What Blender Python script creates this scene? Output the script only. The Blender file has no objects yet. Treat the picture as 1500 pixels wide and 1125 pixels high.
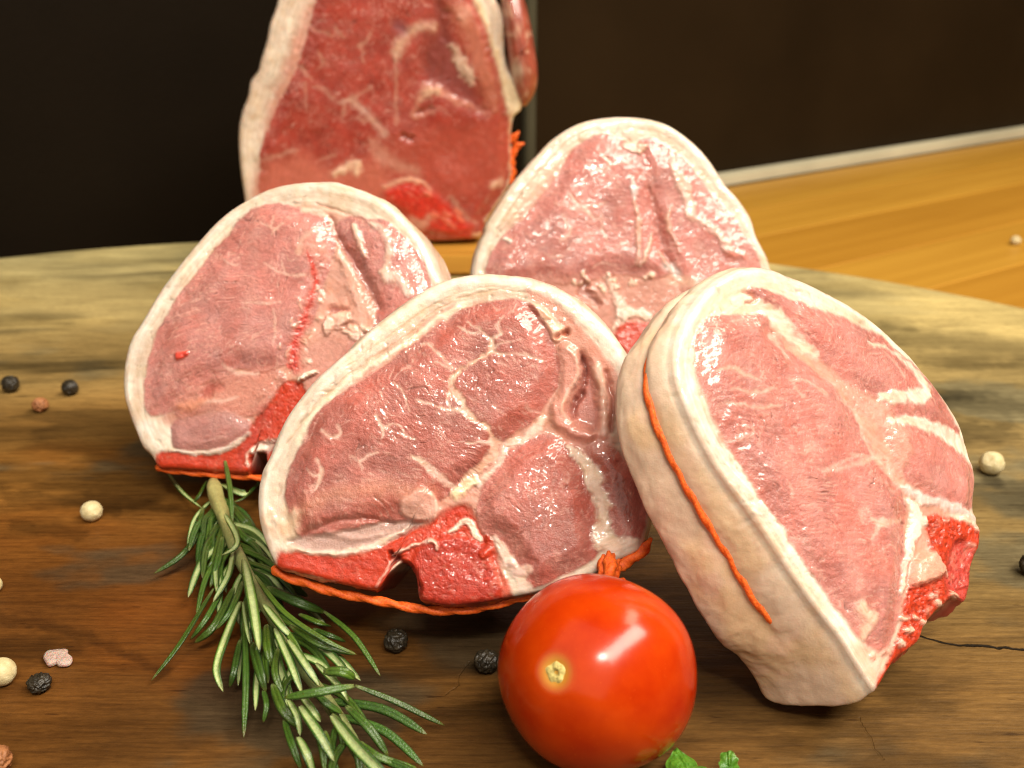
import bpy, bmesh, math, random
import numpy as np
from mathutils import Vector

random.seed(7)
rng = np.random.default_rng(11)
D = bpy.data
S = bpy.context.scene
COL = S.collection

# ------------------------------------------------------------------ camera
W0, H0 = 1500.0, 1125.0          # size of the photograph the tracings were read from
FPX = 1608.0
PITCH = math.radians(22.0)
CAM_H = 0.114
cam_d = D.cameras.new('camera')
cam = D.objects.new('camera', cam_d)
COL.objects.link(cam)
cam.location = (0, 0, CAM_H)
cam.rotation_euler = (math.pi / 2 - PITCH, 0, 0)
cam_d.sensor_width = 36.0
cam_d.lens = 36.0 * FPX / W0
cam_d.clip_start = 0.01
cam_d.clip_end = 20.0
cam_d.dof.use_dof = True
cam_d.dof.focus_distance = 0.182
cam_d.dof.aperture_fstop = 28.0
S.camera = cam

# ------------------------------------------------------------------ light
world = D.worlds.new('World')
S.world = world
world.use_nodes = True
world.node_tree.nodes['Background'].inputs[0].default_value = (1.0, 0.80, 0.58, 1)
world.node_tree.nodes['Background'].inputs[1].default_value = 0.065


def lamp(name, loc, target, size, size_y, watts, color, roll=0.0):
    l = D.lights.new(name, 'AREA')
    l.shape = 'RECTANGLE'
    l.size = size
    l.size_y = size_y
    l.energy = watts
    l.color = color
    o = D.objects.new(name, l)
    COL.objects.link(o)
    o.location = loc
    q = (Vector(target) - Vector(loc)).to_track_quat('-Z', 'Y')
    o.rotation_euler = q.to_euler()
    return o


lamp('ceiling_lamp', (0.42, -0.10, 0.82), (0.02, 0.20, 0.02), 1.0, 0.26, 17.0, (1.0, 0.915, 0.78))
lamp('fill_lamp', (-0.50, -0.45, 1.0), (0.0, 0.25, 0.03), 2.4, 2.0, 10.0, (1.0, 0.90, 0.76))  # added large soft fill from the front left, not a lamp of the room
lamp('glint_lamp', (0.03, -0.46, 0.82), (0.02, 0.18, 0.03), 0.13, 0.09, 4.0, (1.0, 0.92, 0.80))  # small bright light added to raise glints on the wet meat
lamp('counter_lamp', (0.55, 0.55, 0.9), (0.35, 0.6, -0.03), 0.5, 0.2, 3.4, (1.0, 0.84, 0.60))

S.view_settings.view_transform = 'Standard'
S.view_settings.look = 'None'
S.view_settings.gamma = 1.0
S.view_settings.exposure = 0.0
S.render.engine = 'CYCLES'
S.cycles.use_denoising = True
S.cycles.max_bounces = 8
S.cycles.filter_width = 1.15

# ------------------------------------------------------------------ pixel <-> space helpers
CP, SP = math.cos(PITCH), math.sin(PITCH)
CAMP = np.array([0, 0, CAM_H])


def rays(px):
    px = np.asarray(px, float).reshape(-1, 2)
    a = (px[:, 0] - W0 / 2) / FPX
    b = -(px[:, 1] - H0 / 2) / FPX
    return np.stack([a, CP + b * SP, -SP + b * CP], 1)


def on_z(px, z=0.0):
    d = rays(px)
    t = (np.asarray(z) - CAM_H) / d[:, 2]
    return CAMP + d * t[:, None]


def on_plane(px, p0, n):
    d = rays(px)
    t = ((p0 - CAMP) @ n) / (d @ n)
    return CAMP + d * t[:, None]


def project(P):
    q = P - CAMP
    x = q[:, 0]
    y = q[:, 1] * SP + q[:, 2] * CP
    zz = q[:, 1] * CP - q[:, 2] * SP
    return np.stack([W0 / 2 + FPX * x / zz, H0 / 2 - FPX * y / zz], 1)


# ------------------------------------------------------------------ noise
def _hash(ix, iy, seed):
    h = (ix.astype(np.int64) * 374761393 + iy.astype(np.int64) * 668265263 + seed * 974634777) & 0xffffffff
    h = ((h ^ (h >> 13)) * 1274126177) & 0xffffffff
    return ((h ^ (h >> 16)) & 0xffffff) / float(0xffffff)


def vnoise(x, y, seed=0):
    ix, iy = np.floor(x), np.floor(y)
    fx, fy = x - ix, y - iy
    fx = fx * fx * fx * (fx * (fx * 6 - 15) + 10)
    fy = fy * fy * fy * (fy * (fy * 6 - 15) + 10)
    a = _hash(ix, iy, seed)
    b = _hash(ix + 1, iy, seed)
    c = _hash(ix, iy + 1, seed)
    d = _hash(ix + 1, iy + 1, seed)
    return (a * (1 - fx) + b * fx) * (1 - fy) + (c * (1 - fx) + d * fx) * fy


def fbm(x, y, seed=0, octv=4, gain=0.5):
    s, a, t = 0, 1.0, 0
    for o in range(octv):
        s = s + a * vnoise(x * 2 ** o + 17.3 * o, y * 2 ** o - 9.1 * o, seed + o)
        t += a
        a *= gain
    return s / t


def ridged(x, y, seed=0, octv=3):
    s, a, t = 0, 1.0, 0
    for o in range(octv):
        n = vnoise(x * 2 ** o + 31.7 * o, y * 2 ** o + 5.3 * o, seed + o)
        s = s + a * (1 - np.abs(2 * n - 1))
        t += a
        a *= 0.5
    return s / t


def sstep(a, b, x):
    t = np.clip((x - a) / (b - a), 0, 1)
    return t * t * (3 - 2 * t)


def catmull(pts, sub, closed):
    p = np.asarray(pts, float)
    n = len(p)
    if n < 3 and not closed:
        return np.concatenate([p[:1] + (p[1:] - p[:1]) * k / sub for k in range(sub + 1)])
    out = []
    m = n if closed else n - 1
    for i in range(m):
        if closed:
            a, b, c, d = p[(i - 1) % n], p[i], p[(i + 1) % n], p[(i + 2) % n]
        else:
            a, b, c, d = p[max(i - 1, 0)], p[i], p[i + 1], p[min(i + 2, n - 1)]
        for k in range(sub):
            t = k / sub
            out.append(0.5 * (2 * b + (c - a) * t + (2 * a - 5 * b + 4 * c - d) * t * t + (3 * b - a - 3 * c + d) * t ** 3))
    if not closed:
        out.append(p[-1])
    return np.array(out)


def seg_dist(P, A, B):
    ab = B - A
    L = (ab ** 2).sum() + 1e-12
    t = np.clip(((P - A) @ ab) / L, 0, 1)
    q = P - (A + t[:, None] * ab)
    return np.sqrt((q ** 2).sum(1)), t


def sdf_poly(P, poly):
    n = len(poly)
    d = np.full(len(P), 1e9)
    inside = np.zeros(len(P), bool)
    for i in range(n):
        A, B = poly[i], poly[(i + 1) % n]
        e, _ = seg_dist(P, A, B)
        d = np.minimum(d, e)
        if A[1] != B[1]:
            c = (A[1] > P[:, 1]) != (B[1] > P[:, 1])
            xi = (B[0] - A[0]) * (P[:, 1] - A[1]) / (B[1] - A[1]) + A[0]
            inside ^= c & (P[:, 0] < xi)
    return np.where(inside, -d, d)


# ------------------------------------------------------------------ mesh helpers
def quick_mesh(name, V, quads, tris=None, smooth=True):
    V = np.asarray(V, np.float32)
    me = D.meshes.new(name)
    quads = np.asarray(quads, np.int32).reshape(-1, 4)
    tris = np.zeros((0, 3), np.int32) if tris is None else np.asarray(tris, np.int32).reshape(-1, 3)
    nl = quads.size + tris.size
    npoly = len(quads) + len(tris)
    me.vertices.add(len(V))
    me.vertices.foreach_set('co', V.ravel())
    me.loops.add(nl)
    me.loops.foreach_set('vertex_index', np.concatenate([quads.ravel(), tris.ravel()]))
    me.polygons.add(npoly)
    st = np.concatenate([np.arange(len(quads)) * 4, quads.size + np.arange(len(tris)) * 3]).astype(np.int32)
    me.polygons.foreach_set('loop_start', st)
    me.polygons.foreach_set('use_smooth', np.full(npoly, smooth))
    me.update(calc_edges=True)
    return me


def set_color(me, name, c):
    a = me.attributes.new(name, 'FLOAT_COLOR', 'POINT')
    c4 = np.concatenate([np.clip(c, 0, 1), np.ones((len(c), 1))], 1).astype(np.float32)
    a.data.foreach_set('color', c4.ravel())


def set_float(me, name, f):
    a = me.attributes.new(name, 'FLOAT', 'POINT')
    a.data.foreach_set('value', np.asarray(f, np.float32))


def link(name, me, mat, parent=None, loc=None):
    o = D.objects.new(name, me)
    COL.objects.link(o)
    if mat is not None and me is not None and len(me.materials) == 0:
        me.materials.append(mat)
    if parent is not None:
        o.parent = parent
    if loc is not None:
        o.location = loc
    return o


def thing(name, label, cat, loc=(0, 0, 0), group=None):
    o = D.objects.new(name, None)
    o.empty_display_size = 0.01
    COL.objects.link(o)
    o.location = loc
    o['label'] = label
    o['category'] = cat
    if group:
        o['group'] = group
    return o


def tag(o, label, cat, group=None):
    o['label'] = label
    o['category'] = cat
    if group:
        o['group'] = group
    return o


def frames(path, up=None):
    """tangent, normal, binormal along a path (parallel transport)"""
    p = np.asarray(path, float)
    t = np.gradient(p, axis=0)
    t /= np.linalg.norm(t, axis=1)[:, None] + 1e-15
    n = np.zeros_like(p)
    a = np.array([0, 0, 1.0]) if up is None else np.asarray(up, float)
    if abs(a @ t[0]) > 0.9:
        a = np.array([1.0, 0, 0])
    v = a - (a @ t[0]) * t[0]
    n[0] = v / np.linalg.norm(v)
    for i in range(1, len(p)):
        v = n[i - 1] - (n[i - 1] @ t[i]) * t[i]
        n[i] = v / (np.linalg.norm(v) + 1e-15)
    return t, n, np.cross(t, n)


def resample(path, step, closed=False):
    p = np.asarray(path, float)
    if closed:
        p = np.concatenate([p, p[:1]])
    L = np.concatenate([[0], np.cumsum(np.linalg.norm(np.diff(p, axis=0), axis=1))])
    n = max(4, int(L[-1] / step))
    s = np.linspace(0, L[-1], n + 1)
    if closed:
        s = s[:-1]
    return np.stack([np.interp(s, L, p[:, k]) for k in range(p.shape[1])], 1)


def rope_mesh(name, path, radius, twist=900.0, closed=False, lobes=2, seg=18, ends=True, fuzz=0.0):
    p = resample(path, radius * 0.45, closed)
    t, n, b = frames(p)
    m = len(p)
    s = np.concatenate([[0], np.cumsum(np.linalg.norm(np.diff(p, axis=0), axis=1))])
    ph = np.linspace(0, 2 * np.pi, seg, endpoint=False)
    ang = ph[None, :]
    tw = (s * twist)[:, None]
    r = radius * (0.66 + 0.42 * np.abs(np.cos(0.5 * lobes * (ang - tw))))
    if fuzz:
        r = r * (1 + fuzz * (fbm(ang * 3 + tw * 3, s[:, None] * 4000 + ang * 0, 5, 2) - 0.5))
    if ends and not closed:
        k = np.minimum(np.arange(m), m - 1 - np.arange(m))
        r = r * np.clip(0.25 + k / 5.0, 0, 1)[:, None]
    V = p[:, None, :] + r[..., None] * (np.cos(ang)[..., None] * n[:, None, :] + np.sin(ang)[..., None] * b[:, None, :])
    V = V.reshape(-1, 3)
    q = []
    mm = m if closed else m - 1
    i = np.arange(mm)[:, None]
    j = np.arange(seg)[None, :]
    i2 = (i + 1) % m
    j2 = (j + 1) % seg
    q = np.stack([i * seg + j, i * seg + j2, i2 * seg + j2, i2 * seg + j], -1).reshape(-1, 4)
    tris = []
    if not closed:
        V = np.concatenate([V, p[:1], p[-1:]])
        c0, c1 = len(V) - 2, len(V) - 1
        for k in range(seg):
            tris.append((c0, (k + 1) % seg, k))
            tris.append((c1, (m - 1) * seg + k, (m - 1) * seg + (k + 1) % seg))
    return quick_mesh(name, V, q, tris)


# ------------------------------------------------------------------ node helpers
class N:
    def __init__(self, name):
        self.m = D.materials.new(name)
        self.m.use_nodes = True
        self.t = self.m.node_tree
        self.b = self.t.nodes['Principled BSDF']

    def new(self, typ, **kw):
        n = self.t.nodes.new(typ)
        for k, v in kw.items():
            if k in n.inputs.keys() if hasattr(n.inputs, 'keys') else False:
                n.inputs[k].default_value = v
            else:
                setattr(n, k, v)
        return n

    def l(self, a, b):
        self.t.links.new(a, b)

    def coords(self, scale=(1, 1, 1), rot=(0, 0, 0), kind='Object'):
        tc = self.new('ShaderNodeTexCoord')
        mp = self.new('ShaderNodeMapping')
        mp.inputs['Scale'].default_value = scale
        mp.inputs['Rotation'].default_value = rot
        self.l(tc.outputs[kind], mp.inputs['Vector'])
        return mp.outputs[0]

    def noise(self, vec, scale, detail=4, rough=0.55, dist=0.0):
        n = self.new('ShaderNodeTexNoise')
        n.inputs['Scale'].default_value = scale
        n.inputs['Detail'].default_value = detail
        n.inputs['Roughness'].default_value = rough
        n.inputs['Distortion'].default_value = dist
        self.l(vec, n.inputs['Vector'])
        return n.outputs['Fac']

    def ramp(self, fac, stops):
        r = self.new('ShaderNodeValToRGB')
        e = r.color_ramp.elements
        while len(e) < len(stops):
            e.new(0.5)
        for k, (p, c) in enumerate(stops):
            e[k].position = p
            e[k].color = c if len(c) == 4 else (*c, 1)
        self.l(fac, r.inputs[0])
        return r.outputs[0]

    def mix(self, fac, a, b, mode='MIX'):
        m = self.new('ShaderNodeMix', data_type='RGBA', blend_type=mode)
        for s, v in ((0, fac), (6, a), (7, b)):
            if hasattr(v, 'links') or hasattr(v, 'is_linked'):
                self.l(v, m.inputs[s])
            elif s == 0:
                m.inputs[0].default_value = v
            else:
                m.inputs[s].default_value = (*v, 1) if len(v) == 3 else v
        return m.outputs[2]

    def bump(self, h, dist, strength=1.0, prev=None):
        b = self.new('ShaderNodeBump')
        if hasattr(strength, 'is_linked'):
            self.l(strength, b.inputs['Strength'])
        else:
            b.inputs['Strength'].default_value = strength
        b.inputs['Distance'].default_value = dist
        self.l(h, b.inputs['Height'])
        if prev is not None:
            self.l(prev, b.inputs['Normal'])
        return b.outputs[0]

    def attr(self, name):
        a = self.new('ShaderNodeAttribute')
        a.attribute_name = name
        return a

    def math(self, op, a, b):
        m = self.new('ShaderNodeMath', operation=op)
        for k, v in ((0, a), (1, b)):
            if isinstance(v, (int, float)):
                m.inputs[k].default_value = v
            else:
                self.l(v, m.inputs[k])
        return m.outputs[0]

    def set(self, **kw):
        for k, v in kw.items():
            k = k.replace('_', ' ')
            if hasattr(v, 'is_linked'):
                self.l(v, self.b.inputs[k])
            else:
                self.b.inputs[k].default_value = v
        return self


def meat_material():
    s = N('raw_meat')
    vec = s.coords()
    col = s.attr('tint').outputs['Color']
    wet = s.attr('wet').outputs['Fac']
    n1 = s.noise(vec, 1300, 3, 0.6)
    n2 = s.noise(vec, 3800, 2, 0.6)
    grain = s.attr('grain').outputs['Fac']
    g = s.ramp(n1, [(0.30, (0.74, 0.72, 0.70)), (0.70, (1.18, 1.18, 1.18))])
    col = s.mix(s.math('MULTIPLY', grain, 0.34), col, g, 'MULTIPLY')
    n4 = s.noise(vec, 420, 3, 0.6)
    col = s.mix(0.45, col, s.ramp(n4, [(0.32, (0.82, 0.78, 0.74)), (0.68, (1.12, 1.12, 1.12))]), 'MULTIPLY')
    r = s.math('MULTIPLY_ADD', wet, -0.22)
    r.node.inputs[2].default_value = 0.52
    r2 = s.math('MULTIPLY_ADD', n2, 0.14)
    r2.node.inputs[2].default_value = -0.07
    rr = s.math('ADD', r, r2)
    gs = s.math('MULTIPLY_ADD', grain, 0.42)
    gs.node.inputs[2].default_value = 0.06
    b = s.bump(n1, 0.0004, gs)
    b = s.bump(n2, 0.0002, gs, b)
    # the wet film: its own small ripples make the glints, more in some patches than in others
    patch = s.ramp(s.noise(vec, 150, 3), [(0.48, (0.06, 0.06, 0.06)), (0.74, (.62, .62, .62))])
    ripple = s.noise(vec, 780, 1.5, 0.5, 0.8)
    cb = s.bump(ripple, 0.0050, s.math('MULTIPLY', patch, gs))
    s.set(Base_Color=col, Roughness=rr, Normal=b, IOR=1.40)
    s.set(Subsurface_Weight=0.22, Subsurface_Radius=(1.0, 0.35, 0.22), Subsurface_Scale=0.0018)
    s.set(Coat_Weight=s.math('MULTIPLY', wet, .85), Coat_Roughness=0.07, Coat_IOR=1.55, Coat_Normal=cb)
    return s.m


def twine_material():
    s = N('orange_twine')
    vec = s.coords()
    n = s.noise(vec, 2600, 3)
    c = s.ramp(n, [(0.3, (0.70, 0.075, 0.005)), (0.7, (0.95, 0.18, 0.015))])
    s.set(Base_Color=c, Roughness=0.6, Normal=s.bump(n, 0.0002, 0.6))
    s.set(Subsurface_Weight=0.1, Subsurface_Scale=0.001)
    return s.m


MEAT = meat_material()
TWINE = twine_material()

# ------------------------------------------------------------------ the setting
# board top is z = 0, the counter lies below it
BT = 0.026
CZ = -BT


def staves_material(k, c0, c1):
    s = N('stave_wood')
    vec = s.coords((3, 60, 60))
    n = s.noise(vec, 1.4, 5, 0.6, 0.6)
    c = s.ramp(n, [(0.3, c0), (0.7, c1)])
    n2 = s.noise(s.coords((10, 300, 300)), 2.0, 3)
    s.set(Base_Color=c, Roughness=0.42, Normal=s.bump(n2, 0.0003, 0.4))
    return s.m


wall_a = on_z([(1060, 268)], CZ)[0]
wall_b = on_z([(1500, 197)], CZ)[0]
wdir = (wall_b - wall_a) / np.linalg.norm(wall_b - wall_a)
wperp = np.array([wdir[1], -wdir[0], 0.0])       # towards the camera
if wperp[1] > 0:
    wperp = -wperp
wyaw = math.atan2(wdir[1], wdir[0])


def box_mesh(name, lx, ly, lz, bev=0.0, seg=2, segs_x=1):
    bm = bmesh.new()
    bmesh.ops.create_cube(bm, size=1)
    bmesh.ops.scale(bm, vec=(lx, ly, lz), verts=bm.verts)
    if bev:
        bmesh.ops.bevel(bm, geom=bm.edges[:], offset=bev, segments=seg, affect='EDGES')
    me = D.meshes.new(name)
    bm.to_mesh(me)
    bm.free()
    return me


def place_wall_frame(o, along, out, z):
    p = wall_a + wdir * along + wperp * out
    o.location = (p[0], p[1], z)
    o.rotation_euler = (0, 0, wyaw)


# counter made of long staves that run along the wall
counter = D.objects.new('counter', None)
COL.objects.link(counter)
counter['kind'] = 'structure'
tones = [((0.38, 0.18, 0.016), (0.50, 0.26, 0.030)), ((0.48, 0.26, 0.030), (0.60, 0.36, 0.055)), ((0.42, 0.20, 0.019), (0.54, 0.28, 0.034)),
         ((0.50, 0.27, 0.034), (0.62, 0.37, 0.060)), ((0.38, 0.17, 0.014), (0.48, 0.23, 0.024))]
tone_m = [staves_material(k, *t) for k, t in enumerate(tones)]
off = 0.0
for k in range(26):
    wv = (0.052, 0.044, 0.058, 0.048, 0.05)[k % 5]
    me = box_mesh('stave', 3.6, wv - 0.0004, 0.03, 0.0006, 1)
    o = link('stave', me, tone_m[(k * 2 + k // 3) % 5], counter)
    place_wall_frame(o, -0.3, 0.010 + off + wv / 2, CZ - 0.015)
    off += wv


def wall_material(name, c, r):
    s = N(name)
    n = s.noise(s.coords(), 9, 5)
    cc = s.ramp(n, [(0.3, tuple(x * 0.8 for x in c)), (0.7, tuple(x * 1.2 for x in c))])
    s.set(Specular_IOR_Level=.06)
    s.set(Base_Color=cc, Roughness=r, Normal=s.bump(s.noise(s.coords(), 400, 3), 0.0004, 0.3))
    return s.m


# dark splashback: two panels with a metal joint strip between them
seam = on_plane([(774, 150)], wall_a, wperp)[0]
sa = (seam - wall_a) @ wdir
back = D.objects.new('splashback_wall', None)
COL.objects.link(back)
back['kind'] = 'structure'
Lw, Rw = 1.6, 1.9
o = link('wall_panel', box_mesh('wall_panel', Lw, 0.012, 0.9, 0.001), wall_material('dark_panel', (0.0072, 0.0045, 0.0022), 0.55), back)
place_wall_frame(o, sa - 0.0035 - Lw / 2, -0.006, CZ + 0.45)
o = link('wall_panel', box_mesh('wall_panel', Rw, 0.012, 0.9, 0.001), wall_material('brown_panel', (0.0165, 0.0095, 0.0040), 0.5), back)
place_wall_frame(o, sa + 0.0035 + Rw / 2, -0.006, CZ + 0.45)
ms = wall_material('grey_metal_trim', (0.06, 0.055, 0.035), 0.4)
o = link('joint_strip', box_mesh('joint_strip', 0.0066, 0.014, 0.9, 0.0008), ms, back)
place_wall_frame(o, sa, -0.004, CZ + 0.45)
o = link('sealing_strip', box_mesh('sealing_strip', Lw + Rw, 0.0095, 0.007, 0.001), wall_material('pale_sealant', (0.50, 0.46, 0.33), 0.45), back)
place_wall_frame(o, sa + (Rw - Lw) / 2, 0.0048, CZ + 0.0036)

# ------------------------------------------------------------------ the round wooden board
BC = np.array([-0.057, 0.127])
BR = 0.3245


def board_material():
    s = N('board_wood')
    tint = s.attr('tint').outputs['Color']
    rot = (0, 0, math.radians(12))
    v1 = s.coords((9, 42, 40), rot)
    warp = s.noise(s.coords((6, 10, 6)), 4, 2)
    n1 = s.noise(v1, 1.0, 9, 0.68, 1.6)
    g = s.ramp(n1, [(0.28, (0.42, 0.38, 0.34)), (0.44, (0.82, 0.80, 0.78)), (0.58, (1.02, 1.0, 0.98)), (0.76, (1.28, 1.24, 1.18))])
    c = s.mix(0.62, tint, g, 'MULTIPLY')
    v2 = s.coords((70, 1000, 200), rot)
    n2 = s.noise(v2, 1.0, 5, 0.66, 0.3)
    g2 = s.ramp(n2, [(0.32, (0.58, 0.55, 0.52)), (0.60, (1.12, 1.12, 1.12))])
    c = s.mix(0.85, c, g2, 'MULTIPLY')
    v3 = s.coords((150, 900, 200), rot)
    n3 = s.noise(v3, 1.0, 2, 0.5)
    pores = s.ramp(n3, [(0.68, (1, 1, 1)), (0.74, (0.45, 0.40, 0.36))])
    c = s.mix(0.8, c, pores, 'MULTIPLY')
    sp = s.noise(s.coords((500, 1400, 900), rot), 1.0, 2, 0.6)
    c = s.mix(0.5, c, s.ramp(sp, [(0.30, (0.70, 0.68, 0.66)), (0.72, (1.22, 1.22, 1.22))]), 'MULTIPLY')
    b = s.bump(n2, 0.0005, 0.35)
    b = s.bump(n3, 0.0004, 0.2, b)
    tc = s.new('ShaderNodeTexCoord').outputs['Object']
    wn = s.new('ShaderNodeTexNoise')
    wn.inputs['Scale'].default_value = 170
    wn.inputs['Detail'].default_value = 4
    s.l(tc, wn.inputs['Vector'])

    def vm(op, a, b):
        m = s.new('ShaderNodeVectorMath', operation=op)
        for k, v in ((0, a), (1, b)):
            if v is None:
                continue
            if hasattr(v, 'is_linked'):
                s.l(v, m.inputs[k])
            else:
                m.inputs[k].default_value = tuple(v)
        return m
    off = vm('SUBTRACT', wn.outputs['Color'], (.5, .5, .5)).outputs[0]
    sc = vm('MULTIPLY', off, (.0035, .0035, 0)).outputs[0]
    pos = vm('MULTIPLY', vm('ADD', tc, sc).outputs[0], (1, 1, 0)).outputs[0]

    def line(px, w):
        pts = on_z(px)
        best = None
        for A, B in zip(pts[:-1], pts[1:]):
            ba = B - A
            pa = vm('SUBTRACT', pos, A).outputs[0]
            t = s.math('DIVIDE', vm('DOT_PRODUCT', pa, ba).outputs['Value'], float(ba @ ba))
            t.node.use_clamp = True
            scl = s.new('ShaderNodeVectorMath', operation='SCALE')
            scl.inputs[0].default_value = tuple(ba)
            s.l(t, scl.inputs['Scale'])
            d = vm('LENGTH', vm('SUBTRACT', pa, scl.outputs[0]).outputs[0], None).outputs['Value']
            best = d if best is None else s.math('MINIMUM', best, d)
        mr = s.new('ShaderNodeMapRange')
        mr.inputs['From Min'].default_value = w * .35
        mr.inputs['From Max'].default_value = w
        s.l(best, mr.inputs['Value'])
        return mr.outputs[0]          # 0 in the crack, 1 outside

    crack = line([(1338, 926), (1365, 935), (1400, 942), (1450, 946), (1500, 953), (1600, 962)], .00042)
    scr = line([(1262, 1055), (1278, 1085), (1292, 1112)], .00022)
    scr2 = line([(655, 1018), (668, 1000), (690, 968)], .00022)
    c = s.mix(crack, (.010, .006, .003), c)
    fine = s.noise(s.coords(), 1800, 3)
    b = s.bump(crack, 0.0012, 0.8, b)
    b = s.bump(scr, 0.0003, 0.6, b)
    b = s.bump(scr2, 0.0003, 0.6, b)
    b = s.bump(fine, 0.00015, 0.35, b)
    rg = s.ramp(n1, [(0.3, (0.44, 0.44, 0.44)), (0.7, (0.56, 0.56, 0.56))])
    s.set(Base_Color=c, Roughness=rg, Normal=b, Specular_IOR_Level=0.16)
    return s.m


def build_board():
    NT, NR = 760, 360
    th = np.linspace(0, 2 * np.pi, NT, endpoint=False)
    wob = 1 + 0.003 * np.sin(3 * th + 0.6) + 0.002 * np.sin(5 * th + 1.0)
    s = np.linspace(0, 1, NR + 1)[1:] ** 0.9
    R = BR * wob
    x = BC[0] + (s[:, None] * R[None, :]) * np.cos(th)
    y = BC[1] + (s[:, None] * R[None, :]) * np.sin(th)
    x, y = x.ravel(), y.ravel()
    px = project(np.stack([x, y, np.zeros_like(x)], 1))
    front = y > 0.03
    # slab tones: camera's shadow painted into the near part, paler far edge, grey-green stains
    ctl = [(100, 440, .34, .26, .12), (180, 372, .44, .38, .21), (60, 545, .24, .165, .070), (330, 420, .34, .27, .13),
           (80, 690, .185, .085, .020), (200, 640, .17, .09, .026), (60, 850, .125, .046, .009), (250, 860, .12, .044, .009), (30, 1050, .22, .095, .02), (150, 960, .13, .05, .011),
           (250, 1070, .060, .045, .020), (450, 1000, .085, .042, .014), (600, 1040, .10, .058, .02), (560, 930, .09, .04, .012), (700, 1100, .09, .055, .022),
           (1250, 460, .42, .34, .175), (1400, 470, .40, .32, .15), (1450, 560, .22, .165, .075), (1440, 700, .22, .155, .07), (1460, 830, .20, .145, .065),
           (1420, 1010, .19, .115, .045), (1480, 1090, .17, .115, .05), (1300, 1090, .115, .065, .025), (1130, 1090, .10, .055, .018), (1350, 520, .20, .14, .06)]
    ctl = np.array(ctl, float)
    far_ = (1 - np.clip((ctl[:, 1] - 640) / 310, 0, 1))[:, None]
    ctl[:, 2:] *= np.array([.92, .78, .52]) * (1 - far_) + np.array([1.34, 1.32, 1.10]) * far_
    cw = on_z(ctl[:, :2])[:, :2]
    sig = 0.032
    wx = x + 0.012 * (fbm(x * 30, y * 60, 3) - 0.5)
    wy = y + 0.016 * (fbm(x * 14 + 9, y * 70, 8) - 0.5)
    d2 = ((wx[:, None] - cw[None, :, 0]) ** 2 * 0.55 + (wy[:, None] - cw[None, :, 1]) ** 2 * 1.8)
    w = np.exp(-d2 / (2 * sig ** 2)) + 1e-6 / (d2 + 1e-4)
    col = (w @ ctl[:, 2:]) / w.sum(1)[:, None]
    bt = fbm(x * 20 + 3, y * 40 + 8, 33, 5, .6)
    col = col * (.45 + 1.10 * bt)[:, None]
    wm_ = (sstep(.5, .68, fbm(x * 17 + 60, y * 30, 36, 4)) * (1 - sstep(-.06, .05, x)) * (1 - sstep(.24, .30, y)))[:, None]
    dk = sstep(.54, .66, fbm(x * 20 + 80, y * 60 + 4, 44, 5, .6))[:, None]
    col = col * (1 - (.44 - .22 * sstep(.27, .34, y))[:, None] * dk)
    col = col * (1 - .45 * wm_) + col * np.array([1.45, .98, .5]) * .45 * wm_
    # dark growth streaks
    st = fbm(x * 7, (y - 0.16 * x) * 120, 21, 4)
    k = .8 * sstep(0.60, 0.74, st) * sstep(0.35, 0.6, fbm(x * 18, y * 30, 5, 3))
    col = col * (1 - 0.55 * k[:, None])
    # grey stain blotches
    bl = sstep(0.50, 0.62, fbm(x * 26 + 4, y * 48, 40, 5)) * (1 - .75 * sstep(.27, .33, y))
    grey = col.mean(1, keepdims=True) * np.array([0.95, 0.95, 0.62])
    col = col * (1 - 0.6 * bl[:, None]) + .72 * grey * 0.6 * bl[:, None]
    z = np.zeros_like(x)
    z += 0.0004 * (fbm(x * 9, y * 60, 70, 3) - 0.5)

    def mark(pts, w, dep, dark, wavy=2.5):
        nonlocal z, col
        p = catmull(pts, 6, False)
        q = px + wavy * np.stack([fbm(px[:, 0] / 18, px[:, 1] / 18, 91) - 0.5, fbm(px[:, 0] / 18, px[:, 1] / 18, 92) - 0.5], 1) * 2
        lo, hi = p.min(0) - 40, p.max(0) + 40
        idx = np.where(front & (q[:, 0] > lo[0]) & (q[:, 0] < hi[0]) & (q[:, 1] > lo[1]) & (q[:, 1] < hi[1]))[0]
        d = np.full(len(idx), 1e9)
        for i in range(len(p) - 1):
            d = np.minimum(d, seg_dist(q[idx], p[i], p[i + 1])[0])
        m = 1 - sstep(w * 0.3, w, d)
        z[idx] -= dep * m
        col[idx] *= (1 - dark * m)[:, None]

    mark([(0, 722), (60, 735), (110, 738), (170, 745)], 14, 0.0001, 0.35, 8)
    mark([(20, 768), (60, 776), (120, 783)], 13, 0.0001, 0.35, 8)
    mark([(130, 725), (200, 735), (270, 748)], 12, 0.0001, 0.3, 8)
    mark([(0, 905), (60, 912), (120, 930), (180, 955), (240, 985)], 13, 0.0001, 0.35, 8)
    mark([(1445, 700), (1462, 708)], 12, 0.0, 0.5, 3)
    mark([(1180, 470), (1300, 492), (1420, 500), (1520, 515)], 20, 0.0, 0.35, 8)
    mark([(1260, 560), (1400, 585), (1500, 600)], 16, 0.0, 0.3, 8)
    edge = np.clip((s - 0.975) / 0.025, 0, 1)
    zz = z.reshape(NR, NT) - 0.004 * (1 - np.sqrt(np.clip(1 - edge ** 2, 0, 1)))[:, None]
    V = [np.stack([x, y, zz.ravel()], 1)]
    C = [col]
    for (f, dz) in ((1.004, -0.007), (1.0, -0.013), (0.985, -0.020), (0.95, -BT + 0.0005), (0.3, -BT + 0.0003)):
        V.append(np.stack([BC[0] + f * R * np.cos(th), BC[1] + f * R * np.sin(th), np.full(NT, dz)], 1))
        C.append(col[-NT:] * (0.8 if dz > -0.02 else 0.6))
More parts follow.
